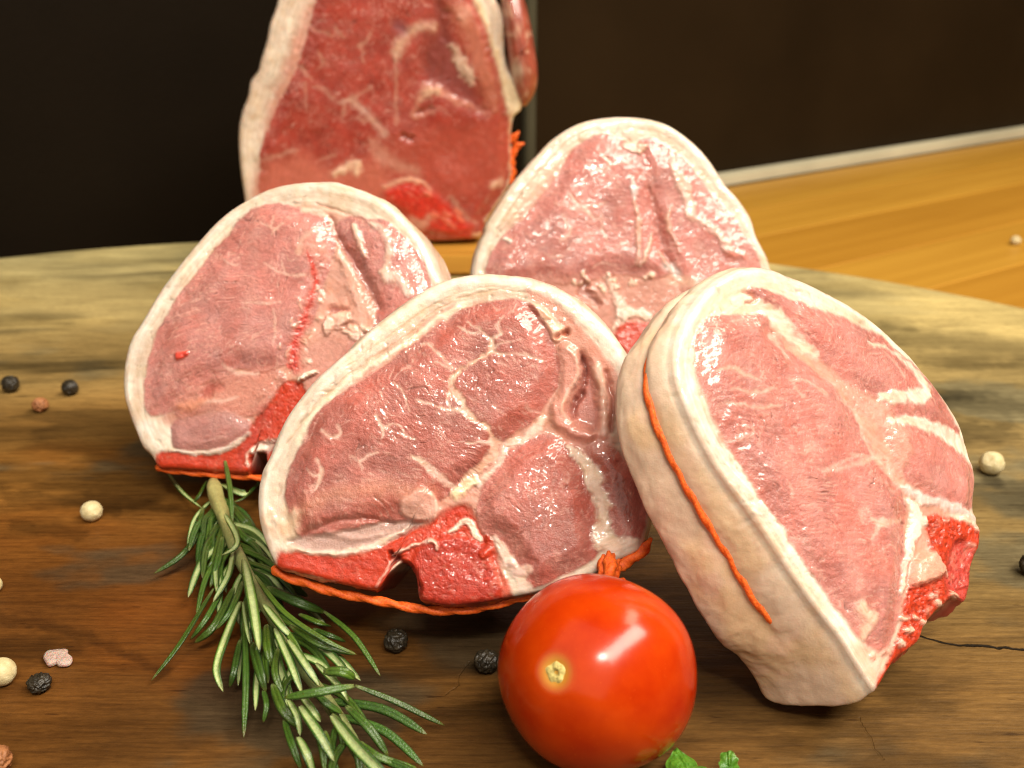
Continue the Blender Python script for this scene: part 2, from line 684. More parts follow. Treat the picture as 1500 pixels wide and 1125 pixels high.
    V.append(np.array([[BC[0], BC[1], 0.0]]))
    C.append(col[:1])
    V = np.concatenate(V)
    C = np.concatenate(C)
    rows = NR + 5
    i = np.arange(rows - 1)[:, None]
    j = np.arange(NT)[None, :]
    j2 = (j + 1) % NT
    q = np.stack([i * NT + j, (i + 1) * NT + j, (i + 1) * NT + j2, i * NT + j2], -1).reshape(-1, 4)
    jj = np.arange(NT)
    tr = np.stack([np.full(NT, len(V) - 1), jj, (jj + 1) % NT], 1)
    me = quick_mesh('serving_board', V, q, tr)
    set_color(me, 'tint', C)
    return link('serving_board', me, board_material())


board = build_board()
tag(board, 'round brown wooden serving board with pale far edge that carries everything', 'board')

# small yellow plank under the joint
me = box_mesh('plank', 0.115, 0.088, 0.0088, 0.0012, 2)
pl = link('wooden_plank', me, staves_material(9, (0.38, 0.17, 0.02), (0.54, 0.27, 0.04)), None)
pp = on_z([(560, 372)], 0.009)[0]
pl.location = (pp[0] + 0.004, pp[1] + 0.044, 0.0050)
pl.rotation_euler = (0, 0, math.radians(1.5))
tag(pl, 'small yellow wooden plank on the board under the upright joint', 'plank')

# ------------------------------------------------------------------ cut meat: traced sections with depth
FAT = np.array([.66, .53, .42])
FATW = np.array([.73, .64, .54])
FATP = np.array([.68, .40, .30])
MEM = np.array([.46, .29, .25])
BONE = np.array([.50, .040, .012])
BONED = np.array([.34, .030, .020])
BONEP = np.array([.70, .20, .14])
RIND = np.array([.61, .44, .32])


class Section:
    """One slice of meat: a star-shaped outline on a tilted plane, a relief of traced muscles, fat and bone, and real thickness."""

    def __init__(self, seed, origin, scale, outline, centre, anchor, z0, normal, thick, muscle, base=FAT, NT=640, NR=150, warp=5.0, top_thick=None, back_dir=None, melt=1.0):
        self.melt = melt
        self.seed = seed
        self.o = np.array(origin, float)
        self.s = scale
        self.NT, self.NR = NT, NR
        self.t = thick
        n = np.array(normal, float)
        self.n = n / np.linalg.norm(n)
        self.p0 = on_z(self.px([anchor]), z0)[0]
        e1 = np.cross(np.array([0, 0, 1.0]), self.n)
        self.e1 = e1 / np.linalg.norm(e1)
        self.e2 = np.cross(self.n, self.e1)
        uv = self.to_uv(self.px(catmull(outline, 8, True)))
        self.c = self.to_uv(self.px([centre]))[0]
        q = uv - self.c
        ang = np.unwrap(np.arctan2(q[:, 1], q[:, 0]))
        rad = np.linalg.norm(q, axis=1)
        if ang[-1] < ang[0]:
            ang, rad = ang[::-1], rad[::-1]
        ang = np.maximum.accumulate(ang)
        ang = ang + np.arange(len(ang)) * 1e-9
        self.th = np.linspace(0, 2 * np.pi, NT, endpoint=False)
        a = np.concatenate([ang - 2 * np.pi, ang, ang + 2 * np.pi])
        r = np.tile(rad, 3)
        base_t = self.th.copy()
        self.R = np.interp(base_t, a, r)
        if abs(ang[0]) > 2 * np.pi:
            k = round(ang[0] / (2 * np.pi)) * 2 * np.pi
            self.R = np.interp(base_t, a - k, r)
        self.dirs = np.stack([np.cos(self.th), np.sin(self.th)], 1)
        tv = (self.c + self.R[:, None] * self.dirs)[:, 1]
        self.vlo, self.vhi = tv.min(), tv.max()
        self.t_top = thick if top_thick is None else top_thick
        self.bdir = -self.n if back_dir is None else np.array(back_dir, float) / np.linalg.norm(back_dir)
        s = np.linspace(0, 1, NR + 1)[1:] ** 0.85
        self.sv = s
        self.uv = (self.c + s[:, None, None] * self.R[None, :, None] * self.dirs[None]).reshape(-1, 2)
        self.P = self.to_crop(self.uv)
        mm = self.uv * 1000.0
        self.mm = mm
        self.Pw = self.P + warp * 2 * np.stack([fbm(mm[:, 0] * .55, mm[:, 1] * .55, seed, 4, .6) - .5, fbm(mm[:, 0] * .55 + 40, mm[:, 1] * .55, seed + 3, 4, .6) - .5], 1)
        n_ = len(mm)
        self.col = np.tile(base, (n_, 1)).astype(float)
        srad = np.repeat(self.sv, NT)
        wob = .10 * (fbm(mm[:, 0] * .3, mm[:, 1] * .3, seed + 90, 3) - .5)
        core = 1 - sstep(.74, .88, srad + wob)
        cc_ = np.array([.58, .29, .22]) * (.8 + .4 * fbm(mm[:, 0] * .5, mm[:, 1] * .5, seed + 91, 4))[:, None]
        self.col = self.col * (1 - core)[:, None] + cc_ * core[:, None]
        self.h = np.zeros(n_)
        self.wet = np.full(n_, 0.50)
        self.mus = np.zeros(n_)
        self.rough = np.zeros(n_)
        self.cls = np.zeros(n_, int)
        self.names = ['fat_cap']
        self.muscle = np.array(muscle)

    def px(self, crop):
        return np.asarray(crop, float) / self.s + self.o

    def to_uv(self, px):
        P = on_plane(px, self.p0, self.n) - self.p0
        return np.stack([P @ self.e1, P @ self.e2], 1)

    def to_world(self, uv, depth=0.0):
        uv = np.atleast_2d(uv)
        return self.p0 + uv[:, :1] * self.e1 + uv[:, 1:2] * self.e2 - np.reshape(np.broadcast_to(depth, len(uv)), (-1, 1)) * self.n

    def thick_at(self, uv):
        v = np.clip((np.atleast_2d(uv)[:, 1] - self.vlo) / (self.vhi - self.vlo), 0, 1)
        return self.t + (self.t_top - self.t) * v

    def back_of(self, uv, frac, lift=0.0):
        """the point behind uv, frac of the way through the slice"""
        uv = np.atleast_2d(uv)
        return self.to_world(uv, -np.asarray(lift)) + self.bdir * (self.thick_at(uv) * frac)[:, None]

    def to_crop(self, uv):
        return (project(self.to_world(uv)) - self.o) * self.s

    def klass(self, name):
        if name not in self.names:
            self.names.append(name)
        return self.names.index(name)

    def sel(self, lo, hi, warped=True):
        P = self.Pw if warped else self.P
        return np.where((P[:, 0] > lo[0]) & (P[:, 0] < hi[0]) & (P[:, 1] > lo[1]) & (P[:, 1] < hi[1]))[0]

    def region(self, pts, color=None, soft=6, h=0.0, alpha=1.0, cls=None, mus=None, wet=None, rough=None, bulge=0.0, bw=60):
        p = catmull(pts, 3, True)
        soft = soft * self.melt
        m_ = soft * 2 + 8
        idx = self.sel(p.min(0) - m_, p.max(0) + m_)
        if not len(idx):
            return
        d = sdf_poly(self.Pw[idx], p)
        m = 1 - sstep(-soft, soft, d)
        self._apply(idx, m * alpha, color, mus, wet, rough)
        self.h[idx] += h * m
        if bulge:
            self.h[idx] += bulge * sstep(0, bw, -d)
        if cls:
            self.cls[idx[d < 0]] = self.klass(cls)

    def stroke(self, pts, w, color=None, soft=None, h=0.0, alpha=1.0, cls=None, mus=None, wet=None, rough=None, hw=1.0):
        p = np.asarray(pts, float)
        ww = np.full(len(p), float(w)) if np.isscalar(w) else np.interp(np.linspace(0, 1, len(p)), np.linspace(0, 1, len(w)), w)
        q = catmull(np.concatenate([p, ww[:, None]], 1), 5, False)
        wm = ww.max()
        soft_ = (max(3.0, wm * 0.35) if soft is None else soft) * self.melt
        m_ = wm + soft_ + 8
        idx = self.sel(q[:, :2].min(0) - m_, q[:, :2].max(0) + m_)
        if not len(idx):
            return
        best = np.full(len(idx), 1e9)
        for i in range(len(q) - 1):
            e, t = seg_dist(self.Pw[idx], q[i, :2], q[i + 1, :2])
            hwid = 0.5 * (q[i, 2] + (q[i + 1, 2] - q[i, 2]) * t)
            best = np.minimum(best, e - hwid)
        x_, y_ = self.mm[idx, 0], self.mm[idx, 1]
        best = best + 0.55 * wm * (fbm(x_ * .7, y_ * .7, self.seed + 71, 3, .6) - .46)
        m = 1 - sstep(-soft_ * 0.75, soft_ * 0.75, best)
        m = m * np.clip(.62 + .8 * fbm(x_ * .5 + 30, y_ * .5, self.seed + 72, 3), 0, 1)
        if 0 < h:
            h = h * .5
        else:
            h = h * .6
        self._apply(idx, m * alpha, color, mus, wet, rough)
        if h:
            self.h[idx] += h * (1 - sstep(-0.5 * wm * hw, 0.5 * wm * hw, best)) if hw != 1.0 else h * m
        if cls:
            self.cls[idx[best < 0]] = self.klass(cls)

    def _apply(self, idx, m, color, mus, wet, rough):
        if color is not None:
            self.col[idx] = self.col[idx] * (1 - m)[:, None] + np.asarray(color) * m[:, None]
        if mus is not None:
            self.mus[idx] = self.mus[idx] * (1 - m) + mus * m
        elif color is not None:
            self.mus[idx] *= 1 - m
        if wet is not None:
            self.wet[idx] = self.wet[idx] * (1 - m) + wet * m
        if rough is not None:
            self.rough[idx] = self.rough[idx] * (1 - m) + rough * m

    def muscle_region(self, pts, name, tone=1.0, fibre=-30, soft=6, h=0.0002, bulge=0.0006, bw=50, marble=1.0, pale=0.0, wet=0.8):
        """a muscle with grain, blotches and fine marbling"""
        p = catmull(pts, 3, True)
        idx = self.sel(p.min(0) - 20, p.max(0) + 20)
        d = sdf_poly(self.Pw[idx], p)
        m = 1 - sstep(-soft, soft, d)
        x, y = self.mm[idx, 0], self.mm[idx, 1]
        sd = self.seed * 7 + len(self.names) * 13
        a = math.radians(fibre)
        wob = 0.5 * (fbm(x * .15, y * .15, sd + 1, 2) - .5)
        ca, sa_ = np.cos(a + wob), np.sin(a + wob)
        u, v = x * ca + y * sa_, -x * sa_ + y * ca
        fib = fbm(u * .55, v * 2.6, sd + 2, 3)
        blot = fbm(x * .16, y * .16, sd + 4, 4)
        c = self.muscle[None] * tone * (0.70 + 0.54 * blot)[:, None] * (0.80 + 0.40 * fib)[:, None]
        # hue drift: browner here, pinker there
        hue = fbm(x * .25 + 7, y * .25, sd + 9, 3)
        c = c * np.stack([1 + 0 * hue, 1 + .45 * (hue - .5), 1 + .6 * (hue - .5)], 1)
        fatm = np.array([.74, .44, .36])
        pl_ = np.clip(pale * .7 + 0.75 * (fbm(x * .3, y * .3, sd + 12, 4) - .52), 0, 1)
        c = c * (1 - pl_)[:, None] + np.array([.60, .30, .24]) * pl_[:, None]
        fl = sstep(.60, .80, fbm(u * .8 + 13, v * 3.2, sd + 15, 2)) * sstep(.35, .6, fbm(x * .35, y * .35 + 21, sd + 16, 3))
        c = c * (1 - .38 * fl)[:, None] + fatm * .38 * fl[:, None]
        # dark creases between the bundles
        cr = sstep(.86, .97, ridged(u * .22 + 3, v * .7, sd + 45, 2)) * sstep(.45, .65, fbm(x * .3 + 70, y * .3, sd + 46, 3))
        c = c * (1 - .42 * cr)[:, None]
        # fine marbling: broken veins, mostly along the grain
        wx, wy = 2.2 * (fbm(x * .4, y * .4, sd + 20, 3) - .5), 2.2 * (fbm(x * .4 + 50, y * .4, sd + 21, 3) - .5)
        r1 = ridged((u + wx) * .16, (v + wy) * .26, sd + 30, 3)
        gate = sstep(.42, .66, fbm(x * .22 + 11, y * .22, sd + 33, 3))
        v1 = sstep(.80, .95, r1) * gate
        r2 = ridged((u + wx) * .35, (v + wy) * .75, sd + 40, 2)
        v2 = sstep(.84, .98, r2) * sstep(.40, .62, fbm(x * .5, y * .5 + 9, sd + 41, 3))
        vein = np.clip(marble * (0.50 * v1 + 0.36 * v2), 0, .8)
        c = c * (1 - vein)[:, None] + fatm[None] * vein[:, None]
        self.col[idx] = self.col[idx] * (1 - m)[:, None] + c * m[:, None]
        self.mus[idx] = self.mus[idx] * (1 - m) + m
        self.wet[idx] = self.wet[idx] * (1 - m) + wet * m
        self.h[idx] += h * m + bulge * sstep(0, bw, -d)
        self.h[idx] += m * (0.00009 * (fib - .5) + 0.00026 * (fbm(x * .28, y * .28, sd + 50, 4, .5) - .5) - 0.00003 * v1 - 0.00012 * cr)
        self.cls[idx[d < 0]] = self.klass(name)

    def finish(self, name, label, group, side_color=RIND, groove=None, edge_round=0.0013, back_col=None, seam_parts=True, bulge_side=0.0006, taper=None):
        NT, NR = self.NT, self.NR
        mm = self.mm
        sd = self.seed
        # common relief
        fine = fbm(mm[:, 0] * 1.3, mm[:, 1] * 1.3, sd + 60, 4, .6) - .5
        self.h += 0.00009 * fine
        self.h += self.rough * (0.00045 * (fbm(mm[:, 0] * .7, mm[:, 1] * .7, sd + 61, 5, .7) - .5) - 0.00014 * (self.rough > .55) * sstep(.62, .80, fbm(mm[:, 0] * 2.4, mm[:, 1] * 2.4, sd + 62, 2)))
        fatness = 1 - np.clip(self.mus + self.rough, 0, 1)
        self.h += fatness * 0.0004 * (fbm(mm[:, 0] * .3, mm[:, 1] * .3, sd + 66, 3) - .5)
        self.col *= (1 + fatness * 0.10 * (fbm(mm[:, 0] * .5, mm[:, 1] * .5, sd + 63, 4) - .5) * 2)[:, None]
        rim_d = ((1 - np.repeat(self.sv, NT)) * np.tile(self.R, NR)) * 1000
        arc_f = np.tile(np.cumsum(self.R) * (2 * np.pi / NT) * 1000, NR)
        lay = fbm(rim_d * 1.5 + 1.2 * fbm(arc_f * .12, rim_d * .3, sd + 95, 3), arc_f * .07, sd + 96, 3)
        self.col *= (1 + fatness * .32 * (lay - .5))[:, None] * np.stack([np.ones(len(lay)), 1 + fatness * .16 * (lay - .5), 1 + fatness * .30 * (lay - .5)], 1)
        self.h += fatness * .00009 * (lay - .5)
        nick = fatness * sstep(.80, .95, ridged(mm[:, 0] * .35 + 7, mm[:, 1] * .35, sd + 97, 2)) * sstep(.5, .65, fbm(mm[:, 0] * .5, mm[:, 1] * .5, sd + 98, 2))
        self.col *= (1 - .20 * nick)[:, None]
        self.h -= .00015 * nick
        fw = (fatness * sstep(.50, .72, fbm(mm[:, 0] * .8 + 15, mm[:, 1] * .8, sd + 75, 4, .6)) * .32)[:, None]
        self.col = self.col * (1 - fw) + self.col * np.array([.92, .74, .62]) * fw
        fy = (fatness * sstep(.52, .70, fbm(mm[:, 0] * .35 + 55, mm[:, 1] * .35, sd + 76, 3)) * .35)[:, None]
        self.col = self.col * (1 - fy) + self.col * np.array([.93, .84, .66]) * fy
        sp = self.rough * (fbm(mm[:, 0] * 2.0, mm[:, 1] * 2.0, sd + 64, 3) - .5)
        self.col *= (1 + 0.6 * sp)[:, None]
        pr = np.clip((self.rough - .5) * 2, 0, 1) * sstep(.60, .78, fbm(mm[:, 0] * 2.4, mm[:, 1] * 2.4, sd + 62, 2))
        self.col *= (1 - .35 * np.clip(pr, 0, 1))[:, None]
        wsp = (np.clip(self.rough, 0, 1) * .22 * sstep(.60, .74, fbm(mm[:, 0] * .8 + 20, mm[:, 1] * .8, sd + 65, 4, .6)))[:, None]
        self.col = self.col * (1 - wsp) + np.array([.74, .34, .24]) * wsp
        h = self.h.reshape(NR, NT)
        k = np.clip((self.sv - 0.955) / 0.045, 0, 1)
        wgt = np.clip((self.sv - 0.90) / 0.1, 0, 1)
        h = h * (1 - 0.6 * wgt[:, None])
        # turn the rim over
        h = h - edge_round * (1 - np.sqrt(np.clip(1 - k ** 2, 0, 1)))[:, None]
        # knife wobble: a slice is never quite flat
        h = h + 0.0016 * (fbm(mm[:, 0] * .06, mm[:, 1] * .06, sd + 68, 2).reshape(NR, NT) - .5)
        face = self.to_world(self.uv, -h.ravel())
        V = [face]
        C = [self.col]
        Wt = [self.wet]
        K = [self.cls]
        edge_cls = self.cls[-NT:]
        bone_id = self.names.index('bone') if 'bone' in self.names else -1
        isb = (edge_cls != 0).astype(float)
        for _ in range(6):
            isb = (np.roll(isb, 1) + isb + np.roll(isb, -1)) / 3
        rind_id = self.klass('rind')
        back_id = self.klass('back_face')
        NS = 34
        arc = np.cumsum(np.linalg.norm(np.diff(np.concatenate([self.uv[-NT:], self.uv[-NT:][:1]]), axis=0), axis=1)) * 1000
        f = np.linspace(0, 1, NS + 1)[1:]
        tap = np.zeros(NT)
        if taper is not None:
            dth = (self.th - self.theta_of(taper[0]) + math.pi) % (2 * math.pi) - math.pi
            tap = taper[1] * np.exp(-(dth / taper[2]) ** 2)
        edge_h = h[-1]
        for fk in f:
            dep = fk * self.t
            prof = bulge_side * (1 - (2 * fk - 1) ** 4) - edge_round * 0.9 * np.clip((fk - .93) / .07, 0, 1) ** 2
            if groove is not None:
                gm = 1 - np.exp(-(dth / .75) ** 2) if taper is not None else 1.0
                prof = prof - gm * (0.0006 * math.exp(-((fk - groove) * self.t / 0.0010) ** 2) + 0.0006 * math.exp(-((fk - groove) / .13) ** 2))
            a2 = fbm(arc * .18, np.full(NT, dep * 180), sd + 80, 4)
            out = prof + 0.0010 * (a2 - .5) + 0.00012 * (fbm(arc * .9, np.full(NT, dep * 900), sd + 81, 3) - .5)
            out = out + isb * 0.0012 * (fbm(arc * .8, np.full(NT, dep * 800), sd + 82, 4, .6) - .5)
            uv = self.c + (self.R * (1 - tap * fk ** 1.3) + out)[:, None] * self.dirs
            d0 = -edge_h
            V.append(self.back_of(uv, fk, edge_h * (1 - fk)))
            mott = fbm(arc * .30, np.full(NT, dep * 300), sd + 83, 4)
            m2 = fbm(arc * .10, np.full(NT, dep * 90), sd + 84, 3)
            sc = np.tile(np.asarray(side_color, float), (NT, 1)) * (1 + .30 * (mott - .5))[:, None]
            yel = sstep(.46, .70, m2)[:, None]
            sc = sc * (1 - .55 * yel) + np.array([.66, .43, .22]) * .55 * yel
            pk = sstep(.55, .75, fbm(arc * .22 + 40, np.full(NT, dep * 220), sd + 85, 3))[:, None]
            sc = sc * (1 - .35 * pk) + np.array([.72, .46, .36]) * .35 * pk
            rim = np.exp(-dep / 0.0012)
            sc = sc * (1 - rim) + self.col[-NT:] * rim
            bc = self.col[-NT:] * 0.75 * (0.7 + .6 * mott)[:, None]
            V_c = sc * (1 - isb)[:, None] + bc * isb[:, None]
            C.append(V_c)
            Wt.append(0.42 + 0.2 * isb)
            K.append(np.where(edge_cls == bone_id, bone_id if bone_id >= 0 else rind_id, rind_id))
        bcol = self.muscle * .9 if back_col is None else back_col
        for g in (.9, .7, .4):
            uv = self.c + (self.R * g * (1 - tap))[:, None] * self.dirs
            V.append(self.back_of(uv, 1.015))
            C.append(np.tile(FAT if g == .9 else bcol, (NT, 1)))
            Wt.append(np.full(NT, .5))
            K.append(np.full(NT, back_id))
        V.append(self.to_world(self.c, -h[0].mean()))
        C.append(self.col[:1])
        Wt.append(self.wet[:1])
        V.append(self.back_of(self.c, 1.015))
        C.append(bcol[None])
        Wt.append(np.array([.5]))
        V = np.concatenate(V)
        C = np.concatenate(C)
        Wt = np.concatenate(Wt)
        Kv = np.concatenate(K)
        Gr = np.full(len(V), .24)
        Gr[:NR * NT] = .27 + .73 * np.clip(self.mus + self.rough, 0, 1)
        rows = NR + NS + 3
        i = np.arange(rows - 1)[:, None]
        j = np.arange(NT)[None, :]
        j2 = (j + 1) % NT
        q = np.stack([i * NT + j, (i + 1) * NT + j, (i + 1) * NT + j2, i * NT + j2], -1).reshape(-1, 4)
        qc = Kv[q[:, 1]]
        qc = qc.reshape(rows - 1, NT)
        qc[:NR - 1] = self.cls.reshape(NR, NT)[1:]
        qc[NR - 1 + NS:] = back_id
        qc = self.clean(qc)
        jj = np.arange(NT)
        tf = np.stack([np.full(NT, len(V) - 2), jj, (jj + 1) % NT], 1)
        tb = np.stack([np.full(NT, len(V) - 1), (rows - 1) * NT + (jj + 1) % NT, (rows - 1) * NT + jj], 1)
        # normals of the whole skin, so that the parts meet without a crease
        nrm = np.zeros_like(V)
        fn = np.cross(V[q[:, 2]] - V[q[:, 0]], V[q[:, 3]] - V[q[:, 1]])
        for kk in range(4):
            np.add.at(nrm, q[:, kk], fn)
        for tt in (tf, tb):
            fn = np.cross(V[tt[:, 1]] - V[tt[:, 0]], V[tt[:, 2]] - V[tt[:, 0]])
            for kk in range(3):
                np.add.at(nrm, tt[:, kk], fn)
        nrm /= np.linalg.norm(nrm, axis=1)[:, None] + 1e-15
        root_p = self.back_of(self.c, .5)[0]
        root_p[2] = max(0.0, V[:, 2].min())
        root = thing(name, label, 'lamb chop' if 'chop' in name else 'meat joint', tuple(root_p), group)
        comps = self.comps
        centre_cls = qc[0, 0]
        fq = qc.ravel()
        lab = comps.ravel()
        for L in np.unique(lab):
            sel_ = np.where(lab == L)[0]
            cl = fq[sel_[0]]
            nm = self.names[cl]
            qs = q[sel_]
            ts = np.zeros((0, 3), int)
            if lab[0] == L:
                ts = np.concatenate([ts, tf])
            if nm == 'back_face' and lab[-1] == L:
                ts = np.concatenate([ts, tb])
            used, inv = np.unique(np.concatenate([qs.ravel(), ts.ravel()]), return_inverse=True)
            q2 = inv[:qs.size].reshape(-1, 4)
            t2 = inv[qs.size:].reshape(-1, 3)
            me = quick_mesh(nm, V[used] - root_p, q2, t2)
            set_color(me, 'tint', C[used])
            set_float(me, 'wet', Wt[used])
            set_float(me, 'grain', Gr[used])
            me.normals_split_custom_set_from_vertices(nrm[used].tolist())
            link(nm, me, MEAT, root)
        self.root, self.root_p = root, root_p
        self.minz = V[:, 2].min()
        self.V = V
        print(name, 'lowest', round(self.minz * 1000, 1), 'mm; parts', len(np.unique(lab)))
        return root

    def clean(self, qc):
        """label connected patches of one class; small ones join their neighbour"""
        rows, NT = qc.shape
        for attempt in range(3):
            lab = -np.ones(rows * NT, int)
            flat = qc.ravel()
            nid = 0
            sizes = []
            # union by rows with run labels (two-pass union-find)
            par = np.arange(rows * NT)

            def find(a):
                while par[a] != a:
                    par[a] = par[par[a]]
                    a = par[a]
                return a
            same_r = (qc == np.roll(qc, -1, 1))
            same_d = (qc[:-1] == qc[1:])
            lab2 = np.arange(rows * NT).reshape(rows, NT)
            # iterative min-label propagation, quick because patches are compact
            while True:
                old = lab2.copy()
                m = np.where(same_d, np.minimum(lab2[:-1], lab2[1:]), lab2[:-1])
                lab2[:-1] = np.minimum(lab2[:-1], m)
                m = np.where(same_d, np.minimum(lab2[:-1], lab2[1:]), lab2[1:])
                lab2[1:] = np.minimum(lab2[1:], m)
                r = np.roll(lab2, -1, 1)
                lab2 = np.where(same_r, np.minimum(lab2, r), lab2)
                l_ = np.roll(lab2, 1, 1)
                lab2 = np.where(np.roll(same_r, 1, 1), np.minimum(lab2, l_), lab2)
                # pointer jumping
                f = lab2.ravel()
                f = f[f]
                f = f[f]
                lab2 = f.reshape(rows, NT)
                if (lab2 == old).all():
                    break
            u, inv, cnt = np.unique(lab2, return_inverse=True, return_counts=True)
            inv = inv.reshape(rows, NT)
            small = cnt < 500
            if attempt == 2 or not small.any():
                break
            sm = small[inv]
            # replace small patches ring by ring by a neighbour's class
            work = qc.copy()
            hole = sm.copy()
            for _ in range(60):
                if not hole.any():
                    break
                for (ax, sh) in ((0, 1), (0, -1), (1, 1), (1, -1)):
                    nb = np.roll(work, sh, ax)
                    nh = np.roll(hole, sh, ax)
                    if ax == 0:
                        nh = nh.copy()
                        nh[0 if sh == 1 else -1] = True
                    ok = hole & ~nh
                    work[ok] = nb[ok]
                    hole = hole & ~ok
            qc = work
        self.comps = inv
        return qc

    def side_point(self, th, frac, out):
        R = np.interp(np.asarray(th) % (2 * np.pi), np.append(self.th, 2 * np.pi), np.append(self.R, self.R[0]))
        uv = self.c + (R + out)[:, None] * np.stack([np.cos(th), np.sin(th)], 1)
        t = self.thick_at(uv) * frac
        return self.to_world(uv) + self.bdir * t[:, None]

    def px_depth(self, crop, depth):
        """points seen at these crop pixels, on a plane that lies depth behind the cut"""
        return on_plane(self.px(crop), self.p0 - self.n * depth, self.n)

    def theta_of(self, crop):
        q = self.to_uv(self.px([crop]))[0] - self.c
        return math.atan2(q[1], q[0])


GROUP = 'lamb chops standing on the wooden board'

# ---- front chop -----------------------------------------------------
fr = Section(101, (350, 380), 2.0836,
             [(112, 940), (95, 910), (70, 850), (55, 790), (52, 720), (65, 650), (90, 600), (120, 530), (145, 480), (180, 430), (230, 370), (290, 315), (340, 270),
              (400, 210), (470, 155), (540, 105), (600, 70), (660, 50), (730, 40), (800, 42), (870, 52), (940, 72), (1000, 100), (1060, 145), (1110, 190), (1150, 235),
              (1195, 300), (1225, 360), (1250, 440), (1262, 540), (1265, 640), (1262, 740), (1250, 820), (1225, 885), (1150, 925), (1090, 960), (1000, 990), (900, 1020),
              (820, 1035), (740, 1050), (640, 1058), (570, 1046), (545, 1030), (540, 975), (515, 935), (490, 932), (455, 965), (432, 1000), (400, 1010), (300, 990), (200, 965), (140, 952)],
             (640, 560), (604, 1052), 0.0130, (-0.06, -0.87, 0.49), 0.024, (.41, .120, .094), warp=8)
# fat cap: cut edge of the rind, inner layers
fr.stroke([(70, 800), (75, 700), (110, 600), (160, 490), (240, 390), (350, 285), (470, 185), (600, 100), (730, 66), (870, 82), (980, 125), (1080, 205), (1170, 310)], 34, FATW, soft=16, h=.0003, wet=.45)
fr.stroke([(150, 560), (240, 440), (330, 360), (430, 290), (520, 225), (610, 150), (700, 112), (800, 95), (880, 105)], 5, (.55, .36, .22), soft=6, h=-.0003, alpha=.7)
fr.stroke([(330, 330), (440, 250), (540, 170), (640, 115), (740, 88), (850, 90)], 4, (.60, .40, .26), soft=5, h=-.0002, alpha=.6)
fr.stroke([(180, 560), (215, 490), (300, 400), (420, 315), (520, 250), (610, 180), (700, 135)], 16, (.80, .70, .55), soft=10, h=.0002)
fr.region([(870, 95), (930, 110), (990, 150), (1050, 210), (1100, 275), (1160, 350), (1150, 420), (1120, 520), (1000, 470), (960, 300), (940, 200)], (.58, .28, .21), soft=12, cls='flank_muscle', mus=.6, wet=.6)
fr.region([(890, 140), (930, 150), (975, 200), (992, 225), (970, 255), (945, 215), (915, 175)], (.74, .46, .34), soft=8, h=.0008)
EYE = [(200, 545), (240, 468), (330, 402), (420, 342), (500, 282), (560, 240), (610, 200), (660, 165), (720, 140), (790, 125), (850, 120), (895, 140), (930, 190), (958, 250), (977, 300), (980, 360), (962, 405),
       (935, 440), (915, 475), (885, 505), (840, 530), (805, 560), (785, 600), (755, 640), (715, 668), (680, 685), (640, 720), (610, 745), (598, 785), (560, 800), (500, 800), (430, 800), (350, 822), (250, 845), (190, 850), (165, 800), (140, 715), (150, 650), (175, 590)]
fr.muscle_region(EYE, 'loin_muscle', 1.0, fibre=-38, bulge=.0012, bw=70, marble=1.0)
fr.region([(150, 860), (190, 845), (260, 838), (350, 822), (430, 800), (500, 800), (560, 806), (500, 848), (420, 880), (330, 896), (230, 892), (185, 880)], MEM, soft=7, h=-.0005, cls='membrane', mus=.8, wet=1.0, alpha=.85)
fr.stroke([(270, 835), (350, 850), (440, 840), (520, 822)], 16, (.56, .36, .31), soft=14, h=.0006, alpha=.6, wet=1)
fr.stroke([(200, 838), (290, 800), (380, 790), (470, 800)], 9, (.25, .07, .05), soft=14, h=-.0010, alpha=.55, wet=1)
fr.stroke([(180, 770), (300, 720), (420, 700), (520, 710), (590, 720)], 44, (.62, .27, .17), soft=46, alpha=.55, h=.0003, mus=.7)
fr.region([(500, 735), (540, 705), (585, 705), (605, 745), (602, 795), (555, 800), (505, 780)], (.62, .33, .26), soft=10, h=.0007, mus=.5)
fr.stroke([(590, 712), (606, 750), (600, 800)], 8, (.75, .50, .40), soft=5, h=.0003)
TEN = [(812, 600), (850, 562), (900, 542), (950, 532), (1000, 562), (1030, 612), (1062, 680), (1082, 760), (1088, 830), (1095, 900), (1060, 930), (1000, 960), (940, 988), (895, 1005), (868, 960), (832, 900), (792, 850), (745, 832), (722, 780), (735, 715), (770, 660)]
fr.muscle_region(TEN, 'tenderloin', 1.12, fibre=70, bulge=.0016, bw=70, marble=.45, pale=.10, wet=1.0)
fr.muscle_region([(1060, 575), (1120, 560), (1170, 600), (1230, 700), (1245, 800), (1215, 870), (1150, 850), (1120, 760), (1095, 660)], 'flank_muscle', 1.1, fibre=80, bulge=.0006, bw=40, marble=.3, pale=.15, wet=.9)
# folded flap between loin and flank
fr.region([(975, 270), (1010, 268), (1035, 300), (1040, 360), (1005, 415), (1000, 455), (1035, 500), (1090, 525), (1070, 556), (1005, 535), (958, 500), (958, 440), (985, 380)], (.57, .25, .19), soft=14, h=.0009, mus=.5, wet=.8, cls='folded_flap')
fr.stroke([(1000, 275), (1030, 310), (1038, 355), (1000, 415), (985, 455), (1015, 500)], 10, (.72, .46, .37), soft=8, h=.0005)
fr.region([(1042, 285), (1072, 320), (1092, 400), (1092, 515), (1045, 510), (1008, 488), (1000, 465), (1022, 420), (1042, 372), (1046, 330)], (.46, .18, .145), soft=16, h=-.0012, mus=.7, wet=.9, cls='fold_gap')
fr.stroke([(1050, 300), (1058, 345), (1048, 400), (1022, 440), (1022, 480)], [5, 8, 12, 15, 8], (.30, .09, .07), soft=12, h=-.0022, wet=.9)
fr.stroke([(972, 238), (985, 228), (1000, 222)], 12, (.36, .09, .05), soft=8, h=-.002)
